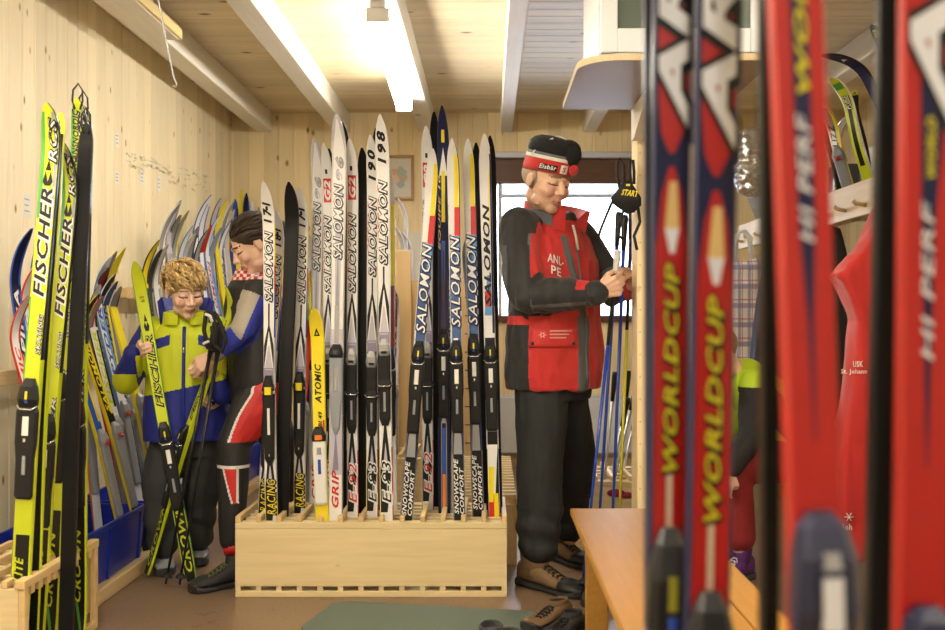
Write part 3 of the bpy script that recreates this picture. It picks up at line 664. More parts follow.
rail(3.0, 3.72, .93, 'short wooden rail on the left wall behind the tall lime skis')
rail(3.8, 5.02, .915, 'wooden rail on the left wall ending left of the boy')
rail(5.3, 7.5, 1.285, 'long wooden rail on the left wall behind the boy, above the others')
mb = MB(); mb.box((-1.86, 7.50, 1.255), (-.95, 7.53, 1.315), RAILW, .003)
tag(mb.build('wall_rail'), 'wooden rail along the back wall behind the woman', 'rail', 'rails the skis lean on')
# plywood boards and post behind the blue skis
for i, (x0, y0, x1, y1, Y, lb) in enumerate(((404, 280, 483, 505, 6.6, 'wide tan plywood board standing behind the blue skis'), (395, 250, 411, 500, 6.4, 'narrow upright plywood board left of the wide one'), (385, 235, 396, 500, 6.5, 'dark edged wooden post behind the tallest white ski'))):
    a = P(x0, y0, Y); c = P(x1, y1, Y); mb = MB(); mb.box((a.x, Y, 0.), (c.x, Y+.03, a.z), PANELW, .003)
    if i == 0:
        for k in range(9): mb.box((c.x-.12, Y-.001, a.z-.12-.12*k), (c.x-.06, Y, a.z-.112-.12*k), K['dgrey']); mb.add([V((v[0]*.04+c.x-.05, Y-.001, a.z-.13-.12*k+v[1]*.03)) for v in text_unit(str(170-10*k) if k < 8 else '90', .0, 0)[0]], text_unit(str(170-10*k) if k < 8 else '90', .0, 0)[1], 'dgrey')
    tag(mb.build('plywood_board'), lb, 'board')
mb = MB(); a = P(393, 258, 7.6); c = P(408, 300, 7.6); mb.box((a.x+.12, 7.68, c.z), (c.x+.14, 7.69, a.z+.2), PAPER)
tag(mb.build('paper_sheet'), 'white sheet pinned to the back wall above the plywood board', 'paper')

# ------------------------------------------------------------------ skis in the middle rack
R = [RY+.045+.09*j for j in range(5)]
G = 'skis in the middle rack'
def row(j): return RY+.057+.0826*j
ski_px(263.5, 182, 272, 515, row(0), S1('171'), 'white ski numbered 171 at the left end of the middle rack', G, tb=.50, W=.050)
ski_px(276, 210, 264, 512, row(2), S1('181'), 'white ski numbered 181 half behind the first one', G, tb=.5, W=.046)
ski_px(289, 182, 282, 512, row(1), S7(), 'ski with its black base turned out between the two 171 skis', G, W=.058)
ski_px(299, 188, 300, 508, row(2), S1('171'), 'white ski numbered 171 right of the black based ski', G, tb=.505, W=.050)
ski_px(314.5, 138, 315.5, 508, row(3), S4(), 'tall pale grey ski behind the short yellow ski', G, tb=.47, W=.050)
ski_px(324, 143, 331, 508, row(2), S2(), 'white ski with red G2 patch left of the tallest grey ski', G, tb=.50, W=.046)
ski_px(329, 149, 333, 508, row(4), S7('navy'), 'dark based ski hidden behind the left G2 ski', G, W=.044)
ski_px(314, 308, 323, 521, row(0), S8(), 'short yellow ski with white binding plate at the front of the rack', G, tb=.53, W=.056, tip=.07, curl=.16)
ski_px(336.5, 114, 336, 515, row(0)+.0, S4(), 'tall pale grey ski numbered 96 in front of the G2 skis', G, tb=.49, W=.058)
ski_px(342.5, 122, 343, 508, row(3), S7(), 'thin black edge of a ski behind the tall grey 96 ski', G, W=.046)
ski_px(349.5, 139, 353, 510, row(1), S2(), 'white ski with red G2 patch right of the tallest grey ski', G, tb=.50, W=.048)
ski_px(362, 148, 362, 510, row(2), S7('navy'), 'black based ski between the G2 ski and the 190 ski', G, W=.052)
ski_px(370.5, 135, 372.5, 510, row(1), S3('190'), 'white ski numbered 190', G, tb=.49, W=.050)
ski_px(376, 128, 378, 508, row(3), S7('navy'), 'navy edged ski standing between the 190 and 198 skis', G, W=.05)
ski_px(380, 115, 387, 515, row(0), S3('198'), 'white ski numbered 198, tallest right of the grey 96 ski', G, tb=.50, W=.054)
GEN3 = dict(top='white', side=[(.70, .9, 'yellow'), (.55, .70, 'dred'), (.35, .55, 'blue')], decor=[('b', .7, .9, .2, .95, .2, .95, 'yellow', 1), ('b', .55, .7, .2, .95, .2, .95, 'dred', 1), ('b', .35, .55, .2, .95, .2, .95, 'blue', 1)], bind='pilot')
ski_px(387, 160, 392, 508, row(3), GEN3, 'white ski with yellow and crimson edge behind the 198 ski', G, W=.046)
ski_px(426, 126, 428, 508, row(3), S2(), 'white ski with red patch near its tip at the left of the blue group', G, tb=.49, W=.050)
ski_px(433, 149, 406.5, 519, row(0), S5(), 'leaning blue and white ski with yellow red stripe, left of the dark tall ski', G, tb=.52, W=.052)
ski_px(434, 112, 438, 508, row(4), S7(), 'tall ski with black base behind the dark navy ski', G, W=.048)
ski_px(442, 106, 444.5, 508, row(2), S6(), 'tallest dark navy ski with yellow stripe and silver arrow', G, tb=.49, W=.050, point=1.7)
ski_px(448, 170, 446, 508, row(3), S5(), 'blue ski with only a sliver seen right of the navy ski', G, W=.046)
ski_px(452, 139, 459.5, 519, row(0), S5(), 'blue and white ski with yellow red tip right of the navy ski', G, tb=.51, W=.050)
ski_px(468, 139, 478, 511, row(1), S5(), 'blue and white ski with yellow red tip, next left of the last ski', G, tb=.52, W=.050)
ski_px(476, 143, 485, 508, row(3), S7('navy'), 'navy based ski behind the two right blue skis', G, W=.046)
ski_px(484.5, 134, 494.5, 515, row(1), S9(), 'white ski with black lettering at the right end of the rack', G, tb=.50, W=.052)
ski_px(490, 136, 497, 508, row(2), S7('navy'), 'navy based ski tucked behind the last ski at the right end', G, W=.046)
ST = dict(top='silver', edge='lblue', bind='', decor=[('b', .1, .9, -.5, -.1, .2, .6, 'lblue', 1), ('b', .1, .9, .1, .3, .7, .9, 'white', 1)])
ski_px(466, 240, 489, 508, row(4), ST, 'silver and light blue streaked ski leaning behind the right end', G, W=.048)

# ------------------------------------------------------------------ the tall lime skis at left
G = 'tall lime skis in the left rack'
ski_px(47.5, 103, 23, 566, 3.20, FI(), 'tall lime ski with big black lettering, left of the pair with black base', G, W=.060, tb=.47, point=3, curl=.09, tip=.05)
ski_px(62, 113, 36, 560, 3.27, FBASE(), 'tall ski with black base outward and lime tip, left in the rack', G, W=.042, point=3, curl=.09, tip=-.02)
ski_px(62, 140, 43, 560, 3.38, FI(), 'lime ski mostly hidden behind the left black base', G, W=.05, tb=.42)
F2 = FI(tail='CROWN'); F2['loop'] = True; F2['decor'] = F2['decor']+[('t', 'TRANSNORDIC', .87, .98, -.8, 0, 'black', None, 5)]
ski_px(77.5, 98, 54, 560, 3.50, F2, 'green and lime ski with a looped tip and black lettering', G, W=.056, tb=.45, point=3, curl=.08, tip=.04)
FB2 = FBASE('lime'); FB2 = dict(top='base', edge='black', loop=True)
ski_px(88, 124, 68, 590, 3.40, FB2, 'ski with full black base and looped tip, right in the left rack', G, W=.050, point=3.5, curl=.06, tip=-.01)
F4 = FI(tail='CROWN'); F4['loop'] = True
ski_px(84, 106, 80, 590, 3.56, F4, 'lime ski behind the black base with a sliver of lettering at its right', G, W=.05, tb=.4, curl=.06, tip=.02)

# ------------------------------------------------------------------ skis leaning on the left and back walls
def gen(c, c2='black', word=None, wc='black', bind='rental', c3=None):
    d = [('b', .55, .97, .35, .95, .6, .95, c2, 1), ('b', .25, .5, -.95, .95, -.95, .95, c3 or 'grey', 1)]
    if word: d.append(('t', word, .56, .84, -.7, .35, wc, None, 4, .02))
    return dict(top=c, edge=c2, decor=d, bind=bind)
wallskis = [
 # tip px, tip py, base X, colour, second, word, word colour, words for the label
 (8, 232, -1.78, 'navy', 'blue', 'ALPINA', 'white', 'navy'), (14, 262, -1.70, 'white', 'red', 'ATOMIC', 'blue', 'white with red print'), (22, 258, -1.80, 'blue', 'white', 'SALOMON', 'white', 'blue and white'),
 (27, 240, -1.72, 'lime', 'blue', None, 'black', 'lime tipped'), (30, 262, -1.84, 'silver', 'white', None, 'black', 'silver'), (4, 300, -1.66, 'white', 'red', 'ATOMIC', 'red', 'white with red edge'),
 (33, 226, -1.86, 'lmauve', 'grey', None, 'black', 'pale grey'), (66, 258, -1.80, 'white', 'orange', None, 'black', 'white with orange edge'), (60, 236, -1.85, 'dred', 'white', None, 'white', 'dark red'),
 (88, 262, -1.66, 'white', 'lblue', 'SPYDER', 'blue', 'white with blue print'), (92, 268, -1.80, 'dred', 'black', 'ATOMIC', 'gold', 'dark red with gold print'), (96, 256, -1.70, 'silver', 'yellow', 'SALOMON', 'navy', 'silver with navy print'),
 (100, 254, -1.62, 'yellow', 'yellow', None, 'black', 'plain yellow'), (94, 276, -1.74, 'black', 'white', 'SALOMON', 'yellow', 'black with yellow print'), (84, 290, -1.64, 'white', 'black', 'FISCHER', 'lime', 'white with lime print'),
 (80, 300, -1.70, 'silver', 'red', 'RACE', 'red', 'silver with red print'), (72, 300, -1.62, 'black', 'yellow', 'SALOMON', 'yellow', 'black and yellow'), (99, 284, -1.76, 'sblue', 'white', 'NORDIC', 'white', 'steel blue'),
 (104, 290, -1.68, 'silver', 'sblue', None, 'black', 'short silver'), (62, 310, -1.66, 'blue', 'yellow', None, 'black', 'short blue'),
 (138, 244, -1.70, 'yellow', 'black', None, 'black', 'yellow with black spots'), (146, 250, -1.82, 'dgrey', 'grey', None, 'white', 'dark grey'), (150, 246, -1.75, 'white', 'silver', None, 'black', 'thin white'),
 (157, 206, -1.80, 'silver', 'white', None, 'black', 'tall silver'), (162, 204, -1.70, 'lmauve', 'silver', 'TOUR', 'grey', 'tall pale grey'), (166, 216, -1.84, 'silver', 'dgrey', None, 'black', 'silver and charcoal'),
 (169, 214, -1.74, 'silver', 'yellow', None, 'black', 'silver and yellow'), (172, 230, -1.64, 'white', 'lblue', None, 'white', 'white with light blue edge'), (179, 234, -1.80, 'white', 'silver', None, 'black', 'white'),
 (184, 230, -1.70, 'silver', 'navy', None, 'white', 'navy and silver'), (188, 234, -1.64, 'silver', 'navy', 'COMP', 'navy', 'silver with navy edge'), (192, 196, -1.84, 'white', 'blue', None, 'black', 'white with blue tip'),
 (197, 200, -1.76, 'white', 'blue', None, 'white', 'white with blue edge'), (196, 228, -1.70, 'red', 'dred', 'SALOMON', 'white', 'red'), (200, 218, -1.66, 'white', 'lblue', 'SALOMON', 'red', 'white with red print'),
 (204, 232, -1.62, 'silver', 'lblue', 'ATOMIC', 'blue', 'silver and light blue'), (208, 200, -1.80, 'lmauve', 'navy', None, 'white', 'pale with navy edge'), (211, 202, -1.72, 'yellow', 'yellow', None, 'black', 'bright yellow'),
 (214, 222, -1.66, 'white', 'blue', 'SALOMON', 'dgrey', 'white with blue edge'), (218, 204, -1.78, 'silver', 'white', 'BOUND', 'dgrey', 'silver with grey print'), (221, 212, -1.70, 'lmauve', 'yellow', None, 'black', 'pale with yellow edge')]
order = ['nearest', 'second', 'third', 'fourth', 'fifth', 'sixth', 'seventh', 'eighth', 'ninth', 'tenth', 'eleventh', 'twelfth', 'thirteenth', 'fourteenth', 'fifteenth', 'sixteenth', 'seventeenth', 'eighteenth', 'nineteenth', 'twentieth', 'twenty-first', 'twenty-second', 'twenty-third']
cnt = [0, 0, 0, 0]
for i, (tx, ty, bX, c, c2, wd, wc, desc) in enumerate(wallskis):
    tX = -1.87+.006*(i % 3); Y = tX/(tx-CX)*F; z = EYE-(ty-CY)/F*Y
    g = 0 if tx < 50 else (1 if tx < 120 else 2)
    if Y < 3.84: Y = 3.84+.01*i; tX = (tx-CX)/F*Y
    Y -= .0
    where = ('behind the lime skis', 'left of the child', 'behind the child')[g]
    make_ski((bX+.03, Y+.10+.06*math.sin(i*2.1), .075), (tX, Y, z), (.80+.1*math.sin(i*1.7), -.60+.12*math.sin(i*1.7), .1), gen(c, c2, wd, wc), '%s ski leaning %s, %s from the near end' % (desc, where, order[cnt[g]]),
             ('skis leaning on the wall behind the lime skis', 'skis leaning left of the boy', 'skis leaning behind the boy')[g], W=.041, tip=.17, curl=.17, tb=.46)
    cnt[g] += 1
backskis = [(228, 204, 'white', 'red', 'white and red'), (236, 206, 'blue', 'navy', 'blue with dark tip'), (233, 222, 'silver', 'black', 'silver'), (242, 196, 'yellow', 'white', 'yellow'), (247, 200, 'navy', 'blue', 'navy'),
            (253, 208, 'white', 'blue', 'white and blue'), (224, 232, 'dred', 'white', 'dark red'), (259, 214, 'silver', 'lime', 'silver and lime'), (302, 235, 'silver', 'grey', 'silver grey'), (309, 240, 'lmauve', 'white', 'pale grey')]
for i, (tx, ty, c, c2, desc) in enumerate(backskis):
    a = P(tx, ty, 7.62); b = V((a.x+.12+.03*(i % 3), 7.30+.03*(i % 4), .10))
    b.x = max(b.x, -1.50) if a.x > -1.6 else a.x+.05
    if a.x < -1.6: b = V((a.x+.04, 7.16, .075))
    make_ski(b, a, (.2, -.97, .1), gen(c, c2, None), '%s ski leaning on the back wall %s' % (desc, ('right of the child\'s head', 'above the woman\'s forehead', 'between the boy and the woman', 'above the woman\'s hair', 'behind the woman\'s head', 'just left of the first white ski', 'at the room corner', 'left of the first numbered ski', 'left of the tall grey ski', 'right of the black based ski')[i]), 'skis leaning on the back wall', W=.05, tip=.15, curl=.13, tb=.45)
# skis in the back rack, seen between the white group and the blue group
for i, (tx, ty, bx_, c, c2, wd, desc) in enumerate(((388, 270, 380, 'red', 'yellow', 'SPORT', 'red and yellow'), (391, 282, 386, 'yellow', 'black', None, 'yellow and black'), (394, 290, 394, 'dred', 'white', 'ELAN', 'dark red'), (387, 300, 396, 'white', 'red', None, 'white and red'), (355, 290, 352, 'black', 'red', 'TOUR', 'black and red'), (345, 300, 341, 'red', 'white', 'JUNIOR', 'red and white'), (304, 300, 306, 'silver', 'lime', None, 'silver and lime'), (311, 270, 309, 'yellow', 'black', None, 'yellow short'), (308, 320, 302, 'red', 'black', None, 'short red'))):
    ski_px(tx, ty, bx_, 480, 6.0+.08*(i % 4), gen(c, c2, wd, 'white'), desc + ' ski in the back rack, ' + ('topmost beside the 198 ski', 'beside the plywood post', 'close to the plywood post', 'crossing behind the post', 'seen left of the 190 ski', 'seen right of the grey 96 ski', 'seen left of the yellow ski', 'behind the yellow ski', 'low behind the yellow ski')[i], 'skis in the back rack', W=.052, tb=.5)
for i, (pts) in enumerate((((404, 250), (410, 200)), ((412, 256), (398, 226)), ((420, 255), (405, 232)))):
    b_ = P(*pts[0], 6.9); b_.z = .0; a = P(*pts[-1], 6.9)
    make_ski((b_.x, 6.78, .0), (b_.x+(a.x-b_.x)*.6, 6.86, a.z), (-.8, -.6, .1), gen('white', 'lmauve', None), 'white ski with curled tip beside the picture, %s' % ('the highest', 'the lowest at left', 'the one leaning from the right')[i], 'white skis under the picture', W=.046, tip=.07, curl=.1)

# ------------------------------------------------------------------ the near red racing skis
G = 'red racing skis close to the camera'
def near(px_top, px_bot, Y, st, label, W=.046, toe=515, face=(0,-1,0), bind=None, z0=.03, th=.014):
    a = P(px_top, 0, Y); b = P(px_bot, 630, Y); d = (a-b)/(a.z-b.z)
    base = b-d*(b.z-z0); L = 2.02; tipp = base+d*(L-z0)
    tz = EYE-(toe-CY)/F*Y
    return make_ski(base, tipp, face, st, label, G, W=W, tb=(tz-z0)/L-.022, bind=bind, camber=.008, th=th)
near(671, 663, 1.07, NR('arc'), 'red racing ski with white ARC lettering, leftmost of the close red skis', toe=515, W=.0425)
near(716, 703, .99, NR('arc', -.018), 'red racing ski with white ARC lettering, second from left, lower binding', toe=577, W=.0445)
near(792, 811, .79, NR('hp'), 'close red racing ski with navy stripe down the middle and pale HP letters', toe=496, W=.0435)
near(921, 912, .86, NR('arc2'), 'close red racing ski with white ARC letters at the right edge', toe=590, W=.0445)
SIDE = dict(top='base', edge='black', base='base', side=[(0, 1, 'cream', 'black')], decor=[])
near(648, 648, 1.11, dict(top='base', edge='navy', base='base', decor=[]), 'dark racing ski seen edge on, left of the close red skis', W=.012, bind='')
near(742, 738, 1.03, dict(top='navy', edge='navy', base='base', decor=[]), 'navy racing ski seen as a narrow strip right of the two ARC skis', W=.016, bind='') if False else None
near(764, 764, .88, SIDE, 'black base of a racing ski left of the HP ski', W=.015, bind='')
near(884, 869, .92, SIDE, 'black base of a racing ski left of the right ARC ski', W=.019, bind='')
near(862, 846, .83, dict(top='nred', edge='nred', base='base', bind='race', decor=[]), 'red racing ski turned away behind the HP ski', W=.04, toe=528, face=(.3,-1,0)) if False else None
near(958, 952, .95, dict(top='nred', edge='black', base='base', decor=[('b', .4, .6, -.3, .3, -.3, .3, 'white', 1)]), 'dark red ski cut off by the right edge', W=.034, bind='')

# ------------------------------------------------------------------ bench, mat, cabinet, partition
t = empty('bench', (.5, 2.6, 0), 'varnished yellow wooden bench in front of the man', 'bench')
by0, by1 = .0, 3.68
for i, (x0, x1) in enumerate(((.302, .60), (.606, .70))):
    mb = MB(); mb.box((x0, 1.25, .425), (x1, by1, .45), BENCHW, .004); part(mb, 'seat_board', t)
for y in (1.35, 2.45, 3.50):
    for x in (.345, .585):
        mb = MB(); mb.box((x, y, 0), (x+.075, y+.06, .4245), BENCHW, .004); part(mb, 'leg', t)
    mb = MB(); mb.box((.4205, y+.01, .35), (.5845, y+.05, .4245), BENCHW, .003); part(mb, 'cross_rail', t)
mb = MB(); mb.box((.335, 1.3, .385), (.3445, 3.60, .4245), BENCHW, .002); part(mb, 'side_rail', t)
MATM = mat('grey_green_mat', (.15, .19, .16), .95, var=.25, bump=.8, bscale=400, vscale=200)
mb = MB(); o_ = [(-.66, 3.62), (-.69, 3.70), (-.62, 4.0), (-.56, 4.03), (.36, 3.86), (.42, 3.6), (.2, 2.2), (-.8, 2.2)]
mb.rings([[V((x, y, z)) for x, y in o_] for z in (.001, .010)], MATM, True, False)
tag(mb.build('floor_mat'), 'grey green rubber floor mat in front of the middle rack', 'mat')
# cabinet shelf, cabinet and pillar
LAM = mat('shelf_brown_laminate', (.30, .22, .16), .5); CHIP = mat('chipboard_edge', (.62, .50, .32), .8, var=.3, vscale=150)
WCAB = mat('cabinet_white', (.72, .75, .80), .4); GGL = mat('green_grey_glass', (.10, .13, .11), .15)
mb = MB(); x0, x1, y0, y1 = .30, .93, 3.24, 4.0; r_ = .14
o_ = [V((x0+r_-r_*math.cos(a_), y0+r_-r_*math.sin(a_), 0)) for a_ in [PI/2*k/8 for k in range(9)]]+[V((x1, y0, 0)), V((x1, y1, 0)), V((x0, y1, 0))]
mb.rings([[p+V((0, 0, z)) for p in o_] for z in (1.985, 2.008)], LAM, True, False)
mb.rings([[V((p.x-.001 if p.x < .92 else p.x, p.y-.001 if p.y < 3.5 else p.y, z)) for p in o_] for z in (1.9855, 2.0075)], CHIP, False, False)
tag(mb.build('wall_shelf'), 'brown shelf with rounded chipboard edge under the white cabinet', 'shelf')
t = empty('wall_cabinet', (1.0, 3.5, 2.01), 'white cabinet with green grey glass door on the high shelf', 'cabinet')
mb = MB(); mb.box((.365, 3.30, 2.01), (.92, 3.82, 2.57), WCAB, .003); part(mb, 'cabinet_body', t)
mb = MB()
for (a_, b_) in (((.37, 3.275, 2.02), (.425, 3.299, 2.56)), ((.862, 3.275, 2.02), (.917, 3.299, 2.56)), ((.4255, 3.275, 2.02), (.8615, 3.299, 2.10)), ((.4255, 3.275, 2.48), (.8615, 3.299, 2.56))): mb.box(a_, b_, WCAB, .003)
d_ = part(mb, 'door', t)
mb = MB(); mb.box((.4255, 3.288, 2.1005), (.8615, 3.296, 2.4795), GGL); g_ = sub(mb, 'door_glass', d_)
t = empty('upright_post', (.62, 4.1, 0), 'tall pale wooden upright with drilled holes right of the man', 'post')
mb = MB(); mb.box((.600, 4.02, 0), (.642, 4.18, 2.3), WALLB, .003); part(mb, 'post_board', t)
mb = MB()
for k in range(20): mb.box((.610, 4.0195, .1+.09*k), (.613, 4.0205, .106+.09*k), mat('drilled_wood', (.30, .18, .08), .8))
part(mb, 'drilled_holes', t)
mb = MB(); mb.rings([[V((.575, y, z)) for y, z in ((4.015, 1.984), (3.66, 1.984), (3.66, 1.955), (3.94, 1.86), (4.015, 1.86))], [V((.640, y, z)) for y, z in ((4.015, 1.984), (3.66, 1.984), (3.66, 1.955), (3.94, 1.86), (4.015, 1.86))]], BEAMW, True, False); part(mb, 'shelf_bracket', t)

# ------------------------------------------------------------------ ski poles
POLEB = mat('pole_blue', (.01, .06, .45), .3, coat=.4); POLEG = mat('pole_grey', (.5, .52, .55), .3, metal=.5); CORK = mat('strap_black', (.012, .012, .014), .7)
def pole(a, b, m, label, grip='black', group=None, low=None, low_z=None, basket=True):
    a = V(a); b = V(b); t = empty('ski_pole', b, label, 'ski pole', group); d = (b-a).normalized()
    mb = MB(); ga = a+d*.14; mid = b
    if low:
        k = (ga.z-low_z)/(ga.z-b.z); mid = ga+(b-ga)*k; mb.tube([ga, mid], [.0085, .0075], m); mb.tube([mid, b], [.0075, .005], low)
    else: mb.tube([ga, b], [.0085, .005], m)
    part(mb, 'shaft', t)
    mb = MB(); mb.tube([a, a+d*.02, a+d*.10, a+d*.15], [.013, .015, .012, .0095], grip); part(mb, 'grip', t)
    if basket:
        mb = MB(); mb.tube([b-d*.05, b-d*.035, b-d*.03], [.006, .022, .024], 'plastic'); mb.tube([b-d*.02, b], [.004, .001], 'chrome', 6); part(mb, 'basket', t)
    return t
def strap(t, pts, r=.008, flat=2.0, name='strap'):
    mb = MB(); mb.tube(pts, r, CORK, 6); return part(mb, name, t)
YP = 4.30
G = 'ski poles hanging by the man'
def f0(px, py, Y, px2, py2, z=.03):
    a = P(px, py, Y); b = P(px2, py2, Y); k = (a.z-z)/(a.z-b.z); return a, a+(b-a)*k
a, b = f0(618, 250, 4.12, 591, 506); p1 = pole(a, b, 'black', 'blue and black ski pole with a pale grip in the man\'s right hand', mat('grip_silver', (.7, .72, .74), .35), G, POLEB, P(0, 345, 4.12).z)
a, b = f0(625, 215, 4.2, 613, 508); p2 = pole(a, b, POLEB, 'blue ski pole right of the one in his hand, running down to the bench', 'plastic', G)
a, b = f0(619, 212, 4.3, 600, 508); p3 = pole(a, b, POLEB, 'blue ski pole behind his raised hands', 'plastic', G)
a, b = f0(632, 205, 4.36, 620, 500); p4 = pole(a, b, 'black', 'black and yellow ski pole hanging next to the upright', 'plastic', G, mat('pole_yellow', (.6, .55, .03), .35), P(0, 330, 4.36).z)
a, b = f0(636, 215, 4.5, 633, 500); p5 = pole(a, b, 'black', 'black ski pole tight against the drilled upright', 'plastic', G)
# hanging black straps with yellow lettering
t = empty('pole_strap', P(622, 195, 4.22), 'black pole strap bundle with yellow START lettering', 'strap')
mb = MB()
Q = lambda x, y, Y=4.2: P(x, y, Y)
mb.rings([[Q(x, y, Y_) for Y_ in (4.16, 4.20)] for x, y in ()] or [[Q(0,0)]*3]*2, CORK, False) if False else None
pl = [(622, 183), (630, 181), (636, 190), (641, 198), (641, 205), (634, 212), (627, 214), (620, 209), (612, 203), (611, 198), (618, 190)]
mb.rings([[Q(x, y, 3.94) for x, y in pl], [Q(626+(x-626)*1.03, 198+(y-198)*1.03, 3.97) for x, y in pl], [Q(x, y, 4.0) for x, y in pl]], CORK, True, True); sb = part(mb, 'hand_strap', t)
mb = MB(); vs, fs = text_unit('START', .03, 0, .03); mb.add([Q(621+16*x+2*y, 195-6*y+2*x, 3.9375) for x, y in vs], fs, K['yellow']); mb.box(Q(626, 186, 3.937), Q(630, 184, 3.939), 'yellow'); part(mb, 'lettering', t)
for pts in (((620, 188), (617, 176), (617, 163), (620, 159), (623, 164), (624, 176), (624, 186)), ((631, 184), (630, 172), (630, 160), (633, 160), (634, 172), (634, 184)), ((612, 202), (607, 214), (602, 226), (598, 238)), ((638, 208), (640, 222), (634, 236), (637, 250)), ((624, 210), (618, 224), (619, 236), (624, 240))):
    mb = MB(); mb.tube([Q(x, y, 3.97) for x, y in pts], .0065, CORK, 6); part(mb, 'strap_loop', t)
for i, (x0, y0, x1, y1, m, lb) in enumerate(((612, 405, 603, 495, POLEG, 'left'), (622, 425, 606, 498, POLEG, 'middle'), (630, 412, 610, 498, 'silver', 'front'), (633, 428, 617, 496, POLEG, 'right'), (626, 402, 619, 492, 'black', 'dark'))):
    a, b = f0(x0, y0, 5.06+.06*i, x1, y1, .04); pole(a+(a-b)*.25, b, m, 'grey ski pole leaning in the pale pole rack, the %s one' % lb, 'plastic', 'poles in the pole rack')
mb = MB(); q = P(616, 497, 4.95); mb.ell(q+V((0, 0, .02)), (.045, .03, .02), mat('maroon_cloth', (.25, .01, .05), .8)); mb.ell(q+V((.05, 0, .01)), (.04, .03, .015), mat('maroon_cloth', (.25, .01, .05), .8))
tag(mb.build('glove'), 'maroon glove lying on the pole rack behind the bench', 'glove')

# ------------------------------------------------------------------ people
def remesh(mb, name, voxel, smooth, mats, colf, parent, disp=None):
    me = mb.mesh('tmp'); o = bpy.data.objects.new('tmp', me); COL.objects.link(o)
    m = o.modifiers.new('r', 'REMESH'); m.mode = 'VOXEL'; m.voxel_size = voxel; m.use_smooth_shade = True
    if smooth: s_ = o.modifiers.new('s', 'SMOOTH'); s_.factor = .5; s_.iterations = smooth
    bpy.context.view_layer.update(); dg = bpy.context.evaluated_depsgraph_get()
    m2 = bpy.data.meshes.new_from_object(o.evaluated_get(dg)); bpy.data.objects.remove(o); bpy.data.meshes.remove(me)
    m2.name = name; m2.materials.clear()
    for q in mats: m2.materials.append(q)
    if disp:
        ns = [v.normal.copy() for v in m2.vertices]
        for v, n_ in zip(m2.vertices, ns): v.co = v.co+n_*disp(v.co)
        m2.update()
    for p in m2.polygons: p.material_index = colf(p.center, p.normal); p.use_smooth = True
    ob = bpy.data.objects.new(name, m2); COL.objects.link(ob); reparent(ob, parent)
    return ob
SK = mat('skin', (.74, .47, .35), .5, var=.08, vscale=30); SKC = mat('skin_boy', (.80, .54, .42), .5, var=.06, vscale=30); LIP = mat('lips', (.58, .25, .20), .45); LASH = mat('lash', (.08, .045, .03), .6)
CHEEK = mat('cheek', (.70, .39, .29), .5); STUB = mat('stubble', (.62, .38, .27), .6, var=.25, vscale=150); BROWM = mat('eyebrow', (.28, .17, .09), .7); BROWD = mat('eyebrow_dark', (.05, .03, .02), .7)
TEETH = mat('teeth', (.8, .78, .7), .3)
def headframe(c, f, pitch, s, roll=0.):
    f = V((f[0], f[1], 0)).normalized(); r = f.cross(V((0, 0, 1)))
    f2 = f*math.cos(pitch)-V((0, 0, 1))*math.sin(pitch); u2 = V((0, 0, 1))*math.cos(pitch)+f*math.sin(pitch)
    Rm = Matrix((r, f2, u2)).transposed()
    if roll: Rm = Rm @ Matrix.Rotation(roll, 3, 'Y')
    M = Rm.to_4x4()*1.0; M = Matrix.Translation(V(c)) @ Rm.to_4x4() @ Matrix.Scale(s, 4); return M
def head_prims(mb, M, m, jaw=1.0, nose=1.0, child=False):
    s = M.to_scale()[0]; Rm = M.to_3x3().normalized()
    def E(c, r): mb.ell(M@V(c), [q*s for q in r], m, Rm, 24, 16)
    def C(a, b, ra, rb): mb.limb([M@V(a), M@V(b)], [ra*s, rb*s], m)
    E((0, -.012, .035), (.076, .094, .083)); E((0, .028, -.02), (.063, .062, .085)); E((0, .03, -.065), (.054*jaw, .05, .045)); E((0, .066, -.088), (.027*jaw, .022, .022))
    for q in (-1, 1):
        E((q*.036, .066, -.022), (.026, .024, .028)); E((q*.079, -.008, -.004), (.009, .018, .029)); E((q*.033, .076, .012), (.016, .0135, .0115))
        E((q*.046*jaw, .03, -.07), (.018, .03, .022)); C((q*.008, .086, .030), (q*.045, .070, .028), .0095, .008)
        E((q*.013*nose, .098, -.026), (.0095, .011, .009))
    C((0, .086, .018), (0, .104*1.0, -.014), .009*nose, .0115*nose); E((0, .107, -.020), (.0125*nose, .0125, .0115))
    E((0, .084, -.052), (.026, .012, .016)); C((-.02, .088, -.052), (0, .096, -.0505), .0045, .006); C((.02, .088, -.052), (0, .096, -.0505), .0045, .006)
    C((-.017, .087, -.061), (0, .093, -.0625), .005, .007); C((.017, .087, -.061), (0, .093, -.0625), .005, .007)
def head_col(M, brow=True, stub=False):
    Mi = M.inverted()
    def f(p):
        q = Mi@p; x, y, z = q
        if y < .03 or abs(z) > .14 or abs(x) > .1: 
            if stub and -.02 > z > -.13 and y > -.03 and z < -.035-.2*max(0, y-.02)*0: return 4 if z < -.04 else 0
            return 0
        ax = abs(x)
        if .014 < ax < .049 and .0005 < z < .0065 and y > .055: return 2
        if .012 < ax < .050 and .031 < z+.12*(ax-.02) < .0375 and y > .06: return 3
        if ax < .024 and -.0655 < z < -.047 and y > .088: return 2 if -.0572 < z < -.0555 else 1
        if stub and (z < -.042 or (ax > .045 and z < -.025)): return 4
        if .024 < ax < .056 and -.045 < z < -.006: return 5
        return 0
    return f
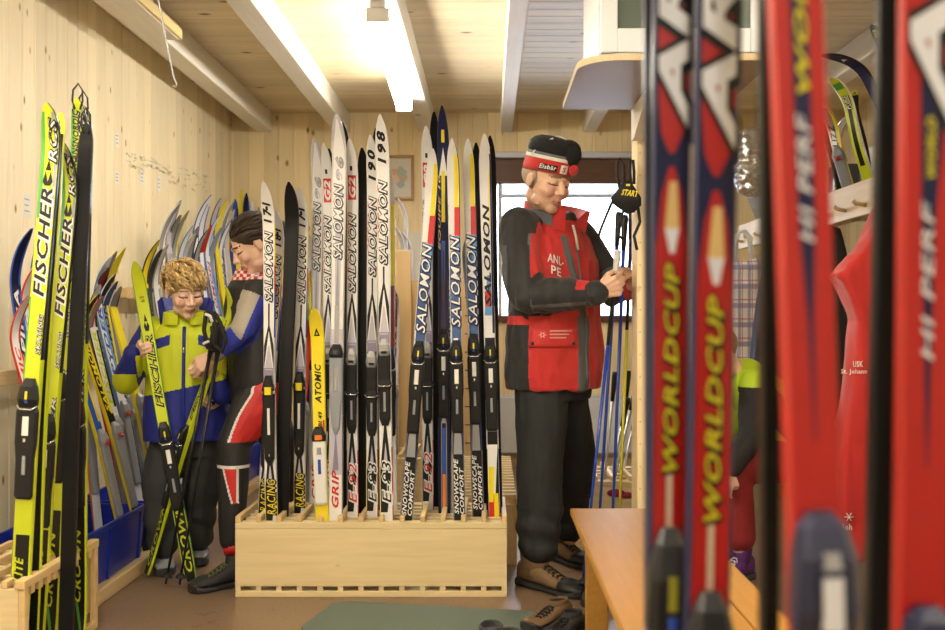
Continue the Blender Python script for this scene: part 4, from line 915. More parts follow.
def hand(mb, w, d, n, side, m, curl=(70, 75, 45), s=1., spread=0., thumb=1.):
    w = V(w); d = V(d).normalized(); n = V(n); n = (n-d*n.dot(d)).normalized(); t = d.cross(n)*side
    for i in range(4):
        kx = (.031-.0205*i)*s; k = w+d*(.083-.006*abs(i-1.2))*s+t*kx
        mb.limb([w+t*kx*.5+d*.005, k], [.0145*s, .0120*s], m, 10)
        p = k; th = 0; ln = [.044, .027, .021]; fk = (.93, 1.05, 1.0, .78)[i]
        for j in range(3):
            th += math.radians(curl[j]+(i-1.5)*3); dr = d*math.cos(th)+n*math.sin(th)+t*spread*(1.5-i)
            q = p+dr.normalized()*ln[j]*fk*s; mb.limb([p, q], [(.0095-.001*j)*s*(1 if i < 3 else .88), (.0086-.001*j)*s*(1 if i < 3 else .88)], m, 10); p = q
    b = w+d*.022*s+t*.022*s; c = b+(t*.55+d*.75+n*.45).normalized()*.046*s; e = c+(d*.55+n*.85-t*.15*thumb).normalized()*.033*s; g = e+(d*.35+n*.75-t*.55*thumb).normalized()*.026*s
    mb.limb([w+d*.01, b, c, e, g], [.016*s, .0155*s, .0115*s, .0105*s, .008*s], m, 10)
def shoe(root, toe, heel, m_up, m_sole, height, label=None, lace='black', cap=None, w=.052, name='boot', thing=False):
    """toe and heel are ground points; built along the foot as lofted rings"""
    toe = V(toe); heel = V(heel); L = (toe-heel).length; d = (toe-heel).normalized(); s = V((0, 0, 1)).cross(d).normalized(); z = V((0, 0, 1))
    def ring(u, hw_, z0, z1, n=16, sq=2.6):
        return [heel+d*u+s*(hw_*math.copysign(abs(math.cos(a))**(2/sq), math.cos(a)))+z*((z0+z1)/2+(z1-z0)/2*math.copysign(abs(math.sin(a))**(2/sq), math.sin(a))) for a in [2*PI*k/n for k in range(n)]]
    up = MB(); prof = [(.01, .55, .03, .6), (.04, .72, .022, .95), (.25, .80, .02, 1.0), (.45, .84, .02, .80), (.62, .95, .02, .58), (.8, .98, .02, .5), (.93, .78, .022, .42), (.985, .42, .025, .30)]
    hh = min(height, .115)
    up.rings([ring(u*L, w*k, z0, hh*h_) for u, k, z0, h_ in prof], m_up, True, True)
    if height > .1:
        cen = heel+d*L*.22; up.rings([[cen+d*(fx+L*.20*math.cos(a))*1+s*w*.86*sc*math.sin(a)+z*zz for a in [2*PI*k/16 for k in range(16)]] for zz, sc, fx in ((.05, .95, .02), (height*.7, .9, .0), (height, .92, -.005), (height+.004, .8, -.005), (height-.02, .74, -.005))], m_up, True, True)
    else:
        cen = heel+d*L*.22+z*hh*.965
        up.rings([[cen+d*L*.19*k_*math.cos(a)+s*w*.62*k_*math.sin(a)+z*q_ for a in [2*PI*k/16 for k in range(16)]] for k_, q_ in ((1.0, -.012), (1.05, .010), (.85, .012), (.8, -.004))], m_up, False, True)
        up.add([cen+d*L*.155*math.cos(a)+s*w*.50*math.sin(a)+z*.0045 for a in [2*PI*k/16 for k in range(16)]], [tuple(range(16))], 'black')
    o = up.build(name); reparent(o, root)
    if label: o['label'] = label
    so = MB(); sp = [(-.01, .5), (.02, .8), (.25, .86), (.45, .82), (.65, 1.02), (.85, 1.04), (.96, .8), (1.01, .4)]
    so.rings([ring(u*L, w*k, .0, .026+(.012 if u > .93 or u < .03 else 0), sq=4) for u, k in sp], m_sole, True, False)
    for k in range(9): so.box((0,0,0), (.012, .006, .012), m_sole, 0, Matrix.Translation(heel+d*L*(.1+.1*k)+s*w*.86) ) if False else None
    sub_ = so.build('sole'); sub_.parent = o; sub_.matrix_parent_inverse = Matrix.Translation(-V(root.location)) if False else Matrix.Identity(4)
    la = MB()
    for k in range(5):
        u = L*(.40+.065*k); h_ = hh*(.86-.08*k)+.003; a_ = heel+d*u; 
        la.tube([a_+s*w*.45+z*(h_-.012), a_+s*w*.15+z*h_+d*.01, a_-s*w*.15+z*h_+d*.012, a_-s*w*.45+z*(h_-.012)+d*.02], .0028, lace, 6)
        la.tube([a_-s*w*.45+z*(h_-.012), a_-s*w*.15+z*h_+d*.01, a_+s*w*.15+z*h_+d*.012, a_+s*w*.45+z*(h_-.012)+d*.02], .0028, lace, 6)
    l_ = la.build('laces'); l_.parent = o
    if cap:
        cp = MB(); cp.rings([ring(u*L, w*k, .018, hh*h_) for u, k, h_ in ((.72, 1.0, .57), (.84, .99, .50), (.94, .80, .44), (.995, .46, .34))], cap, True, True); c_ = cp.build('toe_cap'); c_.parent = o
    return o
def fold(amp, f=9., f2=26.):
    def g(p):
        q = V((p.x*f, p.y*f, p.z*f*.45)); return amp*(noise.noise(q)*1.0+.5*noise.noise(V((p.x*f2, p.y*f2, p.z*f2*.4))))
    return g
def torso(mb, c, f, rows, m, n=28):
    """rows: (z, half width, half depth, forward shift, side shift); super-elliptic rings around a body axis"""
    f = V((f[0], f[1], 0)).normalized(); l = V((0, 0, 1)).cross(f)
    rs = []
    for (z, a, b, sf, sl) in rows:
        rs.append([V((c[0], c[1], z))+l*(sl+a*math.copysign(abs(math.sin(t))**.85, math.sin(t)))+f*(sf+b*math.copysign(abs(math.cos(t))**.85, math.cos(t))) for t in [2*PI*k/n for k in range(n)]])
    mb.rings(rs, m, True, True); return f, l
def decal(ob_list, origin, du, dv, vs, fs, m, name, parent, off=.003):
    """lay flat lettering onto the cloth it is printed on"""
    bvs = []
    for ob in ob_list:
        me = ob.data; Mw = Matrix.Identity(4); bvs.append(BVHTree.FromPolygons([v.co for v in me.vertices], [p.vertices for p in me.polygons]))
    nrm = V(du).cross(V(dv)).normalized(); out = []
    for x, y in vs:
        p = V(origin)+V(du)*x+V(dv)*y; best = None
        for b_ in bvs:
            h = b_.ray_cast(p+nrm*.3, -nrm)
            if h[0] is not None and (best is None or h[3] < best[1]): best = (h[0], h[3])
        out.append((best[0] if best else p)+nrm*off)
    mb = MB(); mb.add(out, fs, m); return part(mb, name, parent)

# ---- the man
man = empty('person', (.28, 4.3, 0), 'person in a black and red ski jacket and knit hat holding ski poles', 'person')
mf = V((.74, -.67, 0)).normalized(); ml = V((0, 0, 1)).cross(mf)
mc = V((.285, 4.36, 0))
def mp(s_, q_, z): return mc+ml*s_+mf*q_+V((0, 0, z))
hM = headframe((.247, 4.235, 1.727), (.62, -.78), math.radians(20), 1.10, math.radians(-3))
WR = P(598, 292, 4.02); WRd = (P(612, 287, 3.98)-WR).normalized()
WL = P(640, 283, 4.26)
sR = V((.125, 4.205, 1.53)); eR = V((.165, 4.10, 1.235)); sL = V((.42, 4.50, 1.52)); eL = V((.565, 4.46, 1.27))
nk = mp(0, .0, 1.56)
hipR = mp(-.09, 0, .92); hipL = mp(.09, -.02, .92)
kR = V((.225, 4.27, .52)); aR = V((.215, 4.275, .12)); kL = V((.40, 4.56, .52)); aL = V((.385, 4.70, .12))
mb = MB()
head_prims(mb, hM, SK, 1.08, 1.1)
mb.limb([mp(0, 0, 1.42), nk, hM@V((0, -.02, -.06))], [.09, .062, .058], SK)
mb.limb([mp(0, 0, .95), mp(0, 0, 1.2), mp(0, 0, 1.42)], [.13, .12, .12], SK)
mb.limb([sR, eR, WR], [.055, .042, .031], SK); mb.limb([sL, eL, WL], [.055, .042, .031], SK)
mb.limb([mp(0, 0, 1.42), sR], [.09, .055], SK); mb.limb([mp(0, 0, 1.42), sL], [.09, .055], SK)
mb.limb([hipR, kR, aR], [.08, .055, .04], SK); mb.limb([hipL, kL, aL], [.08, .055, .04], SK)
hand(mb, WR, (.85, -.15, .28), (-.1, .9, .25), 1, SK, (62, 78, 45), 1.08)
hand(mb, WL, (-.50, -.55, .45), (-.3, .4, -.9), -1, SK, (30, 45, 30), 1.05)
fc = head_col(hM, True, True)
body = remesh(mb, 'body', .004, 5, [SK, LIP, LASH, BROWM, STUB, CHEEK], lambda p, n: fc(p) if p.z > 1.50 else 0, man)
HAIRB = mat('short_greying_hair', (.42, .32, .22), .8, var=.3, vscale=120, bump=.6, bscale=250)
mb = MB(); Rm = hM.to_3x3().normalized(); mb.ell(hM@V((0, -.028, .022)), (.083*1.1, .088*1.1, .072*1.1), HAIRB, Rm, 24, 16)
for q in (-1, 1): mb.ell(hM@V((q*.072, .008, .018)), (.011, .012, .026), HAIRB, Rm)
part(mb, 'hair', man)
# knit hat
KB = mat('hat_black_knit', (.010, .010, .012), .9, bump=.6, bscale=350); KR = mat('hat_red_knit', (.55, .02, .02), .9, bump=.6, bscale=350, sheen=.3); KW = mat('hat_white', (.78, .78, .76), .85, bump=.5, bscale=350); KG = mat('hat_grey', (.16, .16, .17), .9)
hat = MB()
def hring(z, a, b, cy=-.008, cx=0., tilt=.0, n=40): return [hM@V((cx+a*math.cos(t), cy+b*math.sin(t), z+tilt*math.sin(t)+(-.10*(cx) if 0 else 0))) for t in [2*PI*k/n for k in range(n)]]
hat.rings([hring(.036, .083, .104, tilt=.012), hring(.034, .088, .109, tilt=.012), hring(.055, .090, .111, tilt=.012), hring(.080, .089, .110, tilt=.010), hring(.084, .086, .106, tilt=.010)], KR, False)
hb = part(hat, 'hat_band', man)
hat = MB(); hat.rings([hring(.083, .088, .108, tilt=.010), hring(.086, .0905, .1105, tilt=.010), hring(.095, .0905, .1105, tilt=.009), hring(.097, .088, .107, tilt=.009)], KW, False); part(hat, 'hat_white_stripe', man)
hat = MB(); hat.rings([hring(.096, .087, .106, tilt=.009), hring(.106, .090, .108, tilt=.008), hring(.108, .087, .104, tilt=.008)], KG, False); part(hat, 'hat_grey_stripe', man)
hat = MB(); hat.rings([hring(.104, .086, .104, tilt=.008), hring(.118, .091, .108, tilt=.006), hring(.138, .090, .104, cx=.002), hring(.156, .078, .090, cx=.0), hring(.168, .055, .065, cx=.0), hring(.173, .02, .03)], KB, True)
hat.ell(hM@V((-.02, .055, .138)), (.055, .05, .045), KB, Rm); hat.ell(hM@V((-.01, .095, .125)), (.038, .034, .044), KB, Rm)
part(hat, 'hat_crown', man)
hat = MB(); hat.tube([hM@V((.02+.03*k/5-.05, -.02-.012*k, .176-.004*k*k/2)) for k in range(-2, 5)], [.001, .004, .005, .005, .005, .004, .001], KW, 6)
hat.tube([hM@V((.052+.008*k, .03-.01*k, .168-.008*k-.0015*k*k)) for k in range(6)], .004, KW, 6); part(hat, 'hat_white_line', man)
hat = MB(); hat.ell(hM@V((-.012, .118, .076)), (.022, .018, .022), KR, Rm); part(hat, 'hat_pompom', man)
# band lettering
def on_band(x, y, a0, a1, z0, z1, off=.0015):
    t = a0+(a1-a0)*x; z = z0+(z1-z0)*y; return hM@V(((.090+off)*math.cos(t), -.008+(.111+off)*math.sin(t), z+.012*math.sin(t)))
lt = MB(); nn = 12
A0, A1 = math.radians(22), math.radians(64)
lt.add([on_band(i/nn, j, A0-.04, A1-.06, .043, .066) for i in range(nn+1) for j in (0, 1)], [(2*i, 2*i+2, 2*i+3, 2*i+1) for i in range(nn)], KB)
vs, fs = text_unit('Eisbär', .02, 0, .02); lt.add([on_band(x, y, A0, A1-.10, .047, .064, .003) for x, y in vs], fs, KW)
lt.add([on_band(i/4, j, math.radians(68), math.radians(86), .040, .072) for i in range(5) for j in (0, 1)], [(2*i, 2*i+2, 2*i+3, 2*i+1) for i in range(4)], KW)
vs, fs = text_unit('S', .03, 0, .03); lt.add([on_band(x, y, math.radians(73), math.radians(81), .046, .066, .003) for x, y in vs], fs, KR)
part(lt, 'hat_lettering', man)
# jacket
JB = mat('jacket_black', (.013, .014, .017), .7, bump=.25, bscale=60, sheen=.2); JR = mat('jacket_red', (.52, .018, .018), .65, bump=.25, bscale=60, sheen=.2); JG = mat('jacket_grey', (.10, .105, .115), .7, bump=.2, bscale=60); JP = mat('jacket_piping', (.42, .46, .56), .5)
mb = MB()
torso(mb, mc, mf, [(.845, .222, .175, 0, 0), (.90, .232, .18, 0, 0), (1.02, .228, .172, .01, 0), (1.14, .222, .165, .01, 0), (1.28, .228, .165, .01, 0), (1.40, .232, .160, .0, 0), (1.50, .205, .130, -.015, 0), (1.555, .150, .105, -.02, 0), (1.595, .095, .088, -.01, 0)], JB)
mb.limb([mp(-.13, -.01, 1.49), sR, (sR+eR)/2+V((-.01, -.01, 0)), eR, (eR+WR)/2, WR-WRd*.01], [.085, .088, .080, .078, .064, .050], JB, 20)
mb.limb([mp(.13, -.01, 1.49), sL, (sL+eL)/2, eL, (eL*.4+WL*.6)], [.085, .084, .072, .068, .052], JB, 20)
def mcol(p, n):
    q = p-mc; s_ = q.dot(ml); fw = q.dot(mf); ph = math.degrees(math.atan2(s_, fw)); z = p.z
    # right sleeve
    dR = min([((p-(eR+(WR-eR)*k)).length) for k in (0, .25, .5, .75, 1)]); dU = min([((p-(sR+(eR-sR)*k)).length) for k in (.3, .6, 1)])
    tR = (p-eR).dot((WR-eR).normalized())/(WR-eR).length
    if dR < .10 and tR > .10 and p.y < 4.24:
        axis = eR+(WR-eR)*tR; below = p.z-axis.z
        if tR > .72 and below > .012: return 1
        if -.050 < below+.0*tR < -.036 and tR < .95: return 2
        return 0
    if dU < .115 and p.x < .17 and p.y < 4.20 and z < 1.45:
        back_ = (p-sR).dot(V((-.8, -.1, 0)))
        if .050 < back_ < .066: return 2
        return 0
    tL = (p-sL).dot(mf)
    if (p-eL).length < .12 and s_ > .12: return 2 if p.z > eL.z else 0
    if s_ > .10 and min((p-sL.lerp(eL, k)).length for k in (0, .25, .5, .75)) < .094: return 0
    if s_ > .235: return 0
    if z > 1.50: return 1 if -70 < ph < 60 and z < 1.57 else 0
    if z > 1.16:
        w_ = (z-1.16)/.34
        if ph < -66-8*w_ or ph > 75: return 0
        if -40+25*(1-w_) < ph < -26+25*(1-w_) : return 2
        if -68-8*w_ < ph < -64-8*w_: return 2
        return 1
    if ph < -119 or ph > 120: return 1
    if ph < -78: return 0 if z < 1.12 else 1
    if ph < -18: return 1
    if ph < 4: return 2
    return 1
jk = remesh(mb, 'jacket', .0048, 5, [JB, JR, JG], mcol, man, fold(.018, 9))
# pocket flap, zip, collar
def band_on(name, pts, hw_, m, off=.006, obs=None):
    bv = BVHTree.FromPolygons([v.co for v in jk.data.vertices], [p.vertices for p in jk.data.polygons]); out = []
    return bv
JBV = BVHTree.FromPolygons([v.co for v in jk.data.vertices], [p.vertices for p in jk.data.polygons])
def surf(ph, z, off=.004):
    a_ = math.radians(ph); d = ml*math.sin(a_)+mf*math.cos(a_); h = JBV.ray_cast(V((mc.x, mc.y, z))+d*.45, -d); 
    return (h[0] if h[0] is not None else V((mc.x, mc.y, z))+d*.18)+d*off
def patch(name, ph0, ph1, z0, z1, m, off=.006, nu=10, nv=6, lab=None, slant=0.):
    mb = MB(); g = [[surf(ph0+(ph1-ph0)*i/nu, z0+(z1-z0)*j/nv+slant*(i/nu), off) for i in range(nu+1)] for j in range(nv+1)]; bk = [[surf(ph0+(ph1-ph0)*i/nu, z0+(z1-z0)*j/nv+slant*(i/nu), -.004) for i in range(nu+1)] for j in range(nv+1)]
    vs = [p for r_ in g for p in r_]; N_ = len(vs); vs += [p for r_ in bk for p in r_]; k = nu+1; fs = []
    for j in range(nv):
        for i in range(nu): fs.append((j*k+i, j*k+i+1, (j+1)*k+i+1, (j+1)*k+i)); fs.append((N_+j*k+i, N_+(j+1)*k+i, N_+(j+1)*k+i+1, N_+j*k+i+1))
    for i in range(nu): fs.append((i, N_+i, N_+i+1, i+1)); a_ = nv*k+i; fs.append((a_, a_+1, N_+a_+1, N_+a_))
    for j in range(nv): a_ = j*k; fs.append((a_, a_+k, N_+a_+k, N_+a_)); a_ = j*k+nu; fs.append((a_, N_+a_, N_+a_+k, a_+k))
    mb.add(vs, fs, m, True); return part(mb, name, man, lab)
patch('pocket_flap', -77, -22, 1.03, 1.105, JR, .010)
mb = MB(); 
for ph, z in ((-72, 1.045), (-27, 1.045), (-12, 1.245)): mb.ell(surf(ph, z, .010), (.008, .008, .008), JB)
part(mb, 'snap_button', man)
vs, fs = text_unit('ANL-', .02, 0, .02); v2, f2_ = text_unit('PE', .02, 0, .02)
mb = MB(); mb.add([surf(-58+20*x, 1.385+.036*y-.02*x, .006) for x, y in vs], fs, KW); mb.add([surf(-54+12*x, 1.335+.036*y-.015*x, .006) for x, y in v2], f2_, KW); part(mb, 'chest_lettering', man)
mb = MB()
for k in range(3): mb.add([surf(-55+(26-4*k)*i/8, 1.094-.014*k+.005*j-.0, .013) for i in range(9) for j in (0, 1)], [(2*i, 2*i+2, 2*i+3, 2*i+1) for i in range(8)], mat('faint_print', (.62, .35, .33), .7))
for k in range(6): a_ = k*PI/3; mb.add([surf(-62+4.5*math.cos(a_+q)*r_, 1.08+.016*math.sin(a_+q)*r_, .0135) for q, r_ in ((-.35, .3), (0, 1), (.35, .3))], [(0,1,2)], KW)
part(mb, 'pocket_emblem', man)
for ph_, nm in ((-4, 'zipper'),):
    mb = MB(); mb.tube([surf(ph_-6*(z-.86), z, .004) for z in [.86+.05*i for i in range(13)]], .005, JG, 6); part(mb, nm, man)
mb = MB()   # open stand-up collar
def col_pt(t, z, o): a_ = math.radians(t); return V((mc.x, mc.y, z))+ml*math.sin(a_)*(.098+o)+mf*(math.cos(a_)*(.098+o)+.0)-mf*.01
N_ = 24
for lo, hi, m_ in ((-1, 1, JR),):
    rs = []
    for i in range(N_+1):
        t_ = 30+300*i/N_; op = abs(t_-180)/150; zt = 1.665-.055*op**2; o_ = .012+.05*op**3
        rs.append([col_pt(t_, 1.545-.03*op**3, .028+.02*op**3), col_pt(t_, zt, o_+.010), col_pt(t_, zt+.004, o_-.004), col_pt(t_, 1.56, -.004+.0*o_)])
    mb.rings(rs, JR, True, False)
part(mb, 'collar', man)
mb = MB(); rs = []
for i in range(N_+1):
    t_ = 60+250*i/N_; op = abs(t_-180)/150
    rs.append([col_pt(t_, 1.56-.03*op**3, .036+.02*op**3), col_pt(t_, 1.625-.03*op**2, .030+.045*op**3), col_pt(t_, 1.56, .02)])
mb.rings(rs, JG, True, False); part(mb, 'collar_lining', man)
mb = MB(); rs = []
for i in range(N_+1):
    t_ = 25+310*i/N_; op = abs(t_-180)/150; rs.append([col_pt(t_, 1.56, -.015), col_pt(t_, 1.635-.02*op, -.012), col_pt(t_, 1.637-.02*op, -.022), col_pt(t_, 1.56, -.03)])
mb.rings(rs, JB, True, True); part(mb, 'jumper_collar', man)
mb = MB(); mb.tube([surf(-14, 1.545, .03), surf(-10, 1.50, .018), surf(-6, 1.44, .01)], .006, mat('zip_silver', (.6, .58, .5), .4), 6); part(mb, 'jumper_zipper', man)
for nm, ph0, ph1, z0, z1, m_, sl in ():
    patch(nm, ph0, ph1, z0, z1, m_, .016, 6, 5)
mb = MB(); mb.limb([WR-WRd*.035, WR-WRd*.005], [.052, .050], JB, 20); part(mb, 'cuff', man)
# trousers
TR = mat('trousers_black', (.014, .016, .019), .75, bump=.25, bscale=50)
mb = MB(); torso(mb, mc, mf, [(.80, .175, .135, 0, 0), (.90, .19, .145, 0, 0), (.98, .18, .135, 0, 0)], TR)
mb.limb([mp(-.085, 0, .86), (mp(-.085, 0, .86)+kR)/2, kR, (kR+aR)/2, aR+V((0, 0, .12)), aR+V((0, 0, .055))], [.115, .110, .098, .092, .088, .084], TR, 22)
mb.limb([mp(.085, -.02, .86), (mp(.085, -.02, .86)+kL)/2, kL, (kL+aL)/2, aL+V((0, 0, .12)), aL+V((0, 0, .055))], [.112, .105, .095, .088, .084, .080], TR, 22)
def mtd(p): return fold(.012, 8)(p)+(.004*math.sin(p.z*55+4*noise.noise(p*6)) if p.z < .35 else 0)
remesh(mb, 'trousers', .007, 4, [TR], lambda p, n: 0, man, mtd)
SUED = mat('boot_brown_suede', (.19, .115, .055), .85, bump=.3, bscale=200); RUB = mat('boot_black_rubber', (.02, .02, .022), .55)
shoe(man, (.392, 4.095, 0), (.142, 4.335, 0), SUED, RUB, .17, None, 'black', RUB, .060, 'boot')
shoe(man, (.475, 4.56, 0), (.290, 4.82, 0), SUED, RUB, .17, None, 'black', RUB, .060, 'boot')

# ---- the boy
boy = empty('person', (-1.36, 4.5, 0), 'child in a lime and blue jacket holding a lime ski, looking down', 'person')
bf = V((.20, -.98, 0)).normalized(); bl = V((0, 0, 1)).cross(bf); bc = V((-1.375, 4.56, 0))
def bp_(s_, q_, z): return bc+bl*s_+bf*q_+V((0, 0, z))
bM = headframe((-1.352, 4.46, 1.268), (.58, -.81), math.radians(22), .98, math.radians(4))
Yb = 4.36
bWR = P(136, 352, 4.33); bWL = P(212, 372, 4.40)
bsR = bp_(-.145, -.01, 1.09); bsL = bp_(.145, -.01, 1.09); beR = P(126, 380, 4.42); beL = P(221, 392, 4.46)
bk = [P(160, 480, 4.50), P(202, 478, 4.58)]; ba = [P(163, 548, 4.52), P(199, 541, 4.68)]
mb = MB(); head_prims(mb, bM, SKC, .88, .85)
mb.limb([bp_(0, 0, 1.0), bp_(0, 0, 1.12), bM@V((0, -.02, -.06))], [.07, .045, .042], SKC); mb.limb([bp_(0, 0, .62), bp_(0, 0, .8), bp_(0, 0, 1.0)], [.09, .085, .085], SKC)
mb.limb([bp_(0, 0, 1.0), bsR, beR, bWR], [.07, .04, .032, .024], SKC); mb.limb([bp_(0, 0, 1.0), bsL, beL, bWL], [.07, .04, .032, .024], SKC)
for s_, k_, a_ in ((-.07, bk[0], ba[0]), (.07, bk[1], ba[1])): mb.limb([bp_(s_, 0, .64), k_, a_], [.06, .04, .032], SKC)
hand(mb, bWR, (.93, -.25, .25), (.15, -.95, -.1), -1, SKC, (50, 70, 50), .86)
hand(mb, bWL, (-.6, -.5, .1), (-.5, .6, -.2), -1, SKC, (55, 70, 45), .84)
bfc = head_col(bM)
remesh(mb, 'body', .004, 3, [SKC, LIP, LASH, BROWM, STUB, CHEEK], lambda p, n: min(bfc(p), 5) if p.z > 1.12 else 0, boy)
def hair_tufts(M, m, count, ln, inside, name, root, down=.0, thick=.006, back=False):
    mb = MB(); s = M.to_scale()[0]; Rm = M.to_3x3().normalized()
    return mb
BLOND = mat('blond_hair', (.42, .27, .10), .55, var=.35, vscale=60, bump=.5, bscale=300); BLOND2 = mat('blond_hair_light', (.62, .44, .20), .5, var=.2, vscale=60)
mb = MB(); Rm = bM.to_3x3().normalized()
mb.ell(bM@V((0, -.018, .045)), (.084, .097, .084), BLOND, Rm, 28, 18)
rg = random.Random(3)
for k in range(420):
    u = rg.uniform(-.35, 1); a = rg.uniform(0, 2*PI); cz = math.sqrt(max(0, 1-u*u)); n_ = V((cz*math.cos(a), cz*math.sin(a), u))
    if n_.y > .45 and n_.z < .22: continue
    if abs(n_.x) > .6 and n_.z < -.1 and n_.y > -.2: continue
    p0 = V((0, -.018, .045))+V((n_.x*.080, n_.y*.094, n_.z*.082))
    sw = V((-.35+.3*math.sin(5*a), .9, -.25)); tg = (sw-n_*sw.dot(n_)).normalized(); sd = n_.cross(tg)
    pts = [bM@(p0+tg*l_*.045+n_*(.006+.012*math.sin(l_*2.6))+sd*.007*math.sin(l_*5+k)) for l_ in (0, .35, .7, 1.0)]
    mb.tube(pts, [.0055, .0062, .0045, .001], BLOND2 if k % 3 == 0 else BLOND, 5)
part(mb, 'hair', boy)
LIME = mat('jacket_lime', (.60, .68, .012), .6, bump=.2, bscale=60); BBL = mat('jacket_blue', (.012, .022, .26), .6, bump=.2, bscale=60)
mb = MB()
torso(mb, bc, bf, [(.60, .185, .135, .01, 0), (.70, .185, .135, .01, 0), (.85, .18, .13, .01, 0), (.98, .178, .125, 0, 0), (1.07, .165, .11, 0, 0), (1.12, .12, .09, 0, 0), (1.155, .075, .07, .01, 0)], BBL)
mb.limb([bp_(-.09, 0, 1.06), bsR, (bsR+beR)/2, beR, (beR+bWR)/2, bWR+V((-.015, 0, -.005))], [.065, .066, .064, .062, .052, .042], BBL, 18)
mb.limb([bp_(.09, 0, 1.06), bsL, (bsL+beL)/2, beL, (beL+bWL)/2], [.065, .066, .062, .058, .048], BBL, 18)
def bcol(p, n):
    q = p-bc; s_ = q.dot(bl); z = p.z; fw = q.dot(bf)
    if s_ < -.19 or (p-beR).length < .085:
        return 1 if (z < beR.z+.03 and z > beR.z-.08 and s_ < -.195) else 0
    if s_ > .185 or (p-beL).length < .07: return 0
    cut = .80+.22*(s_+.18)
    if z < cut: return 0
    if z < .97+.0*s_ : return 1
    if z > 1.13: return 1
    zz = 1.10-.6*abs(abs(s_)-.05)
    if abs(s_) > .06 and 1.0+.35*(.15-abs(s_)) < z < 1.045+.35*(.15-abs(s_)) and fw > -.02: return 0
    return 1
bj = remesh(mb, 'jacket', .0042, 4, [BBL, LIME], bcol, boy, fold(.008, 8))
mb = MB()
def bcp(t, z, o): a_ = math.radians(t); return V((bc.x, bc.y, z))+bl*math.sin(a_)*(.075+o)+bf*(math.cos(a_)*(.075+o)+.015)
rs = []
for i in range(25):
    t_ = 15+330*i/24; op = abs(t_-180)/165; rs.append([bcp(t_, 1.12, .025+.01*op), bcp(t_, 1.19-.02*op, .026), bcp(t_, 1.192-.02*op, .014), bcp(t_, 1.12, 0)])
mb.rings(rs, LIME, True, False); cl = part(mb, 'collar', boy)
mb = MB(); rs = []
for i in range(25):
    t_ = 75+210*i/24; rs.append([bcp(t_, 1.10, .035), bcp(t_, 1.225, .050), bcp(t_, 1.245, .030), bcp(t_, 1.13, .0)])
mb.rings(rs, BBL, True, True); part(mb, 'hood', boy)
BBV = BVHTree.FromPolygons([v.co for v in bj.data.vertices], [p.vertices for p in bj.data.polygons])
def bsurf(s_, z, off): h = BBV.ray_cast(bp_(s_, .5, z), -bf); return (h[0] if h[0] is not None else bp_(s_, .13, z))+bf*off
mb = MB(); pts = [bsurf(.0, z, .002) for z in [.63+.04*i for i in range(13)]]; mb.tube(pts, .008, BBL, 6); part(mb, 'zipper', boy)
mb = MB(); mb.tube([bsurf(.0, 1.02, .010), bsurf(.0, .995, .012)], .004, 'chrome', 6); part(mb, 'zip_pull', boy)
TRB = mat('trousers_charcoal', (.040, .042, .044), .8, bump=.25, bscale=50)
mb = MB(); torso(mb, bc, bf, [(.52, .15, .11, 0, 0), (.66, .16, .12, 0, 0)], TRB)
for s_, k_, a_ in ((-.07, bk[0], ba[0]), (.07, bk[1], ba[1])): mb.limb([bp_(s_, 0, .56), k_, a_+V((0, 0, .05)), a_+V((0, 0, .02))], [.092, .082, .075, .070], TRB, 18)
remesh(mb, 'trousers', .007, 3, [TRB], lambda p, n: 0, boy, mtd)
BG = mat('boot_grey', (.26, .28, .29), .6); BT = mat('boot_dark', (.04, .04, .045), .5)
shoe(boy, P(166, 577, 4.44), P(160, 560, 4.64), BG, BT, .14, None, 'black', None, .048)
shoe(boy, P(197, 566, 4.60), P(201, 555, 4.80), BG, BT, .14, None, 'black', None, .048)

# ---- the woman behind the first white skis
wom = empty('person', (-1.06, 4.45, 0), 'person in black and red ski suit with dark tied hair, bending toward the child', 'person')
wf = V((-.88, -.46, 0)).normalized(); wl = V((0, 0, 1)).cross(wf); wc = V((-1.025, 4.46, 0))
def wp(s_, q_, z): return wc+wl*s_+wf*q_+V((0, 0, z))
wM = headframe((-1.025, 4.38, 1.468), (-.92, -.38), math.radians(33), 1.0)
wsR = wp(-.165, .03, 1.27); wsL = wp(.15, .03, 1.27)   # her left shoulder is the one nearer the camera
weL = P(243, 330, 4.28); wWL = P(213, 356, 4.30); weR = P(250, 372, 4.66); wWR = P(226, 398, 4.5)
mb = MB(); head_prims(mb, wM, SK, .88, .85)
mb.limb([wp(0, 0, 1.2), wp(0, .03, 1.33), wM@V((0, -.03, -.05))], [.08, .05, .046], SK); mb.limb([wp(0, 0, .9), wp(0, 0, 1.05), wp(0, 0, 1.2)], [.11, .10, .10], SK)
A_, B_ = (wsL, wsR)
mb.limb([wp(0, 0, 1.2), wsL, weL, wWL], [.08, .045, .036, .027], SK); mb.limb([wp(0, 0, 1.2), wsR, weR, wWR], [.08, .045, .036, .027], SK)
wk1, wa1 = P(234, 442, 4.33), P(231, 540, 4.31); wk2, wa2 = V((-.95, 4.74, .50)), V((-.93, 4.85, .10))
mb.limb([wp(.08, 0, .88), wk1, wa1], [.08, .05, .036], SK); mb.limb([wp(-.08, 0, .88), wk2, wa2], [.08, .05, .036], SK)
hand(mb, wWL, (-.85, -.2, -.55), (-.1, .8, -.3), 1, SK, (45, 65, 45), .92)
hand(mb, wWR, (-.8, -.3, .1), (-.2, -.8, -.2), -1, SK, (55, 70, 45), .9)
wfc = head_col(wM)
remesh(mb, 'body', .0042, 3, [SK, LIP, LASH, BROWD, STUB, CHEEK], lambda p, n: wfc(p) if p.z > 1.3 else 0, wom)
DH = mat('dark_brown_hair', (.035, .02, .014), .4, var=.3, vscale=60, bump=.5, bscale=220)
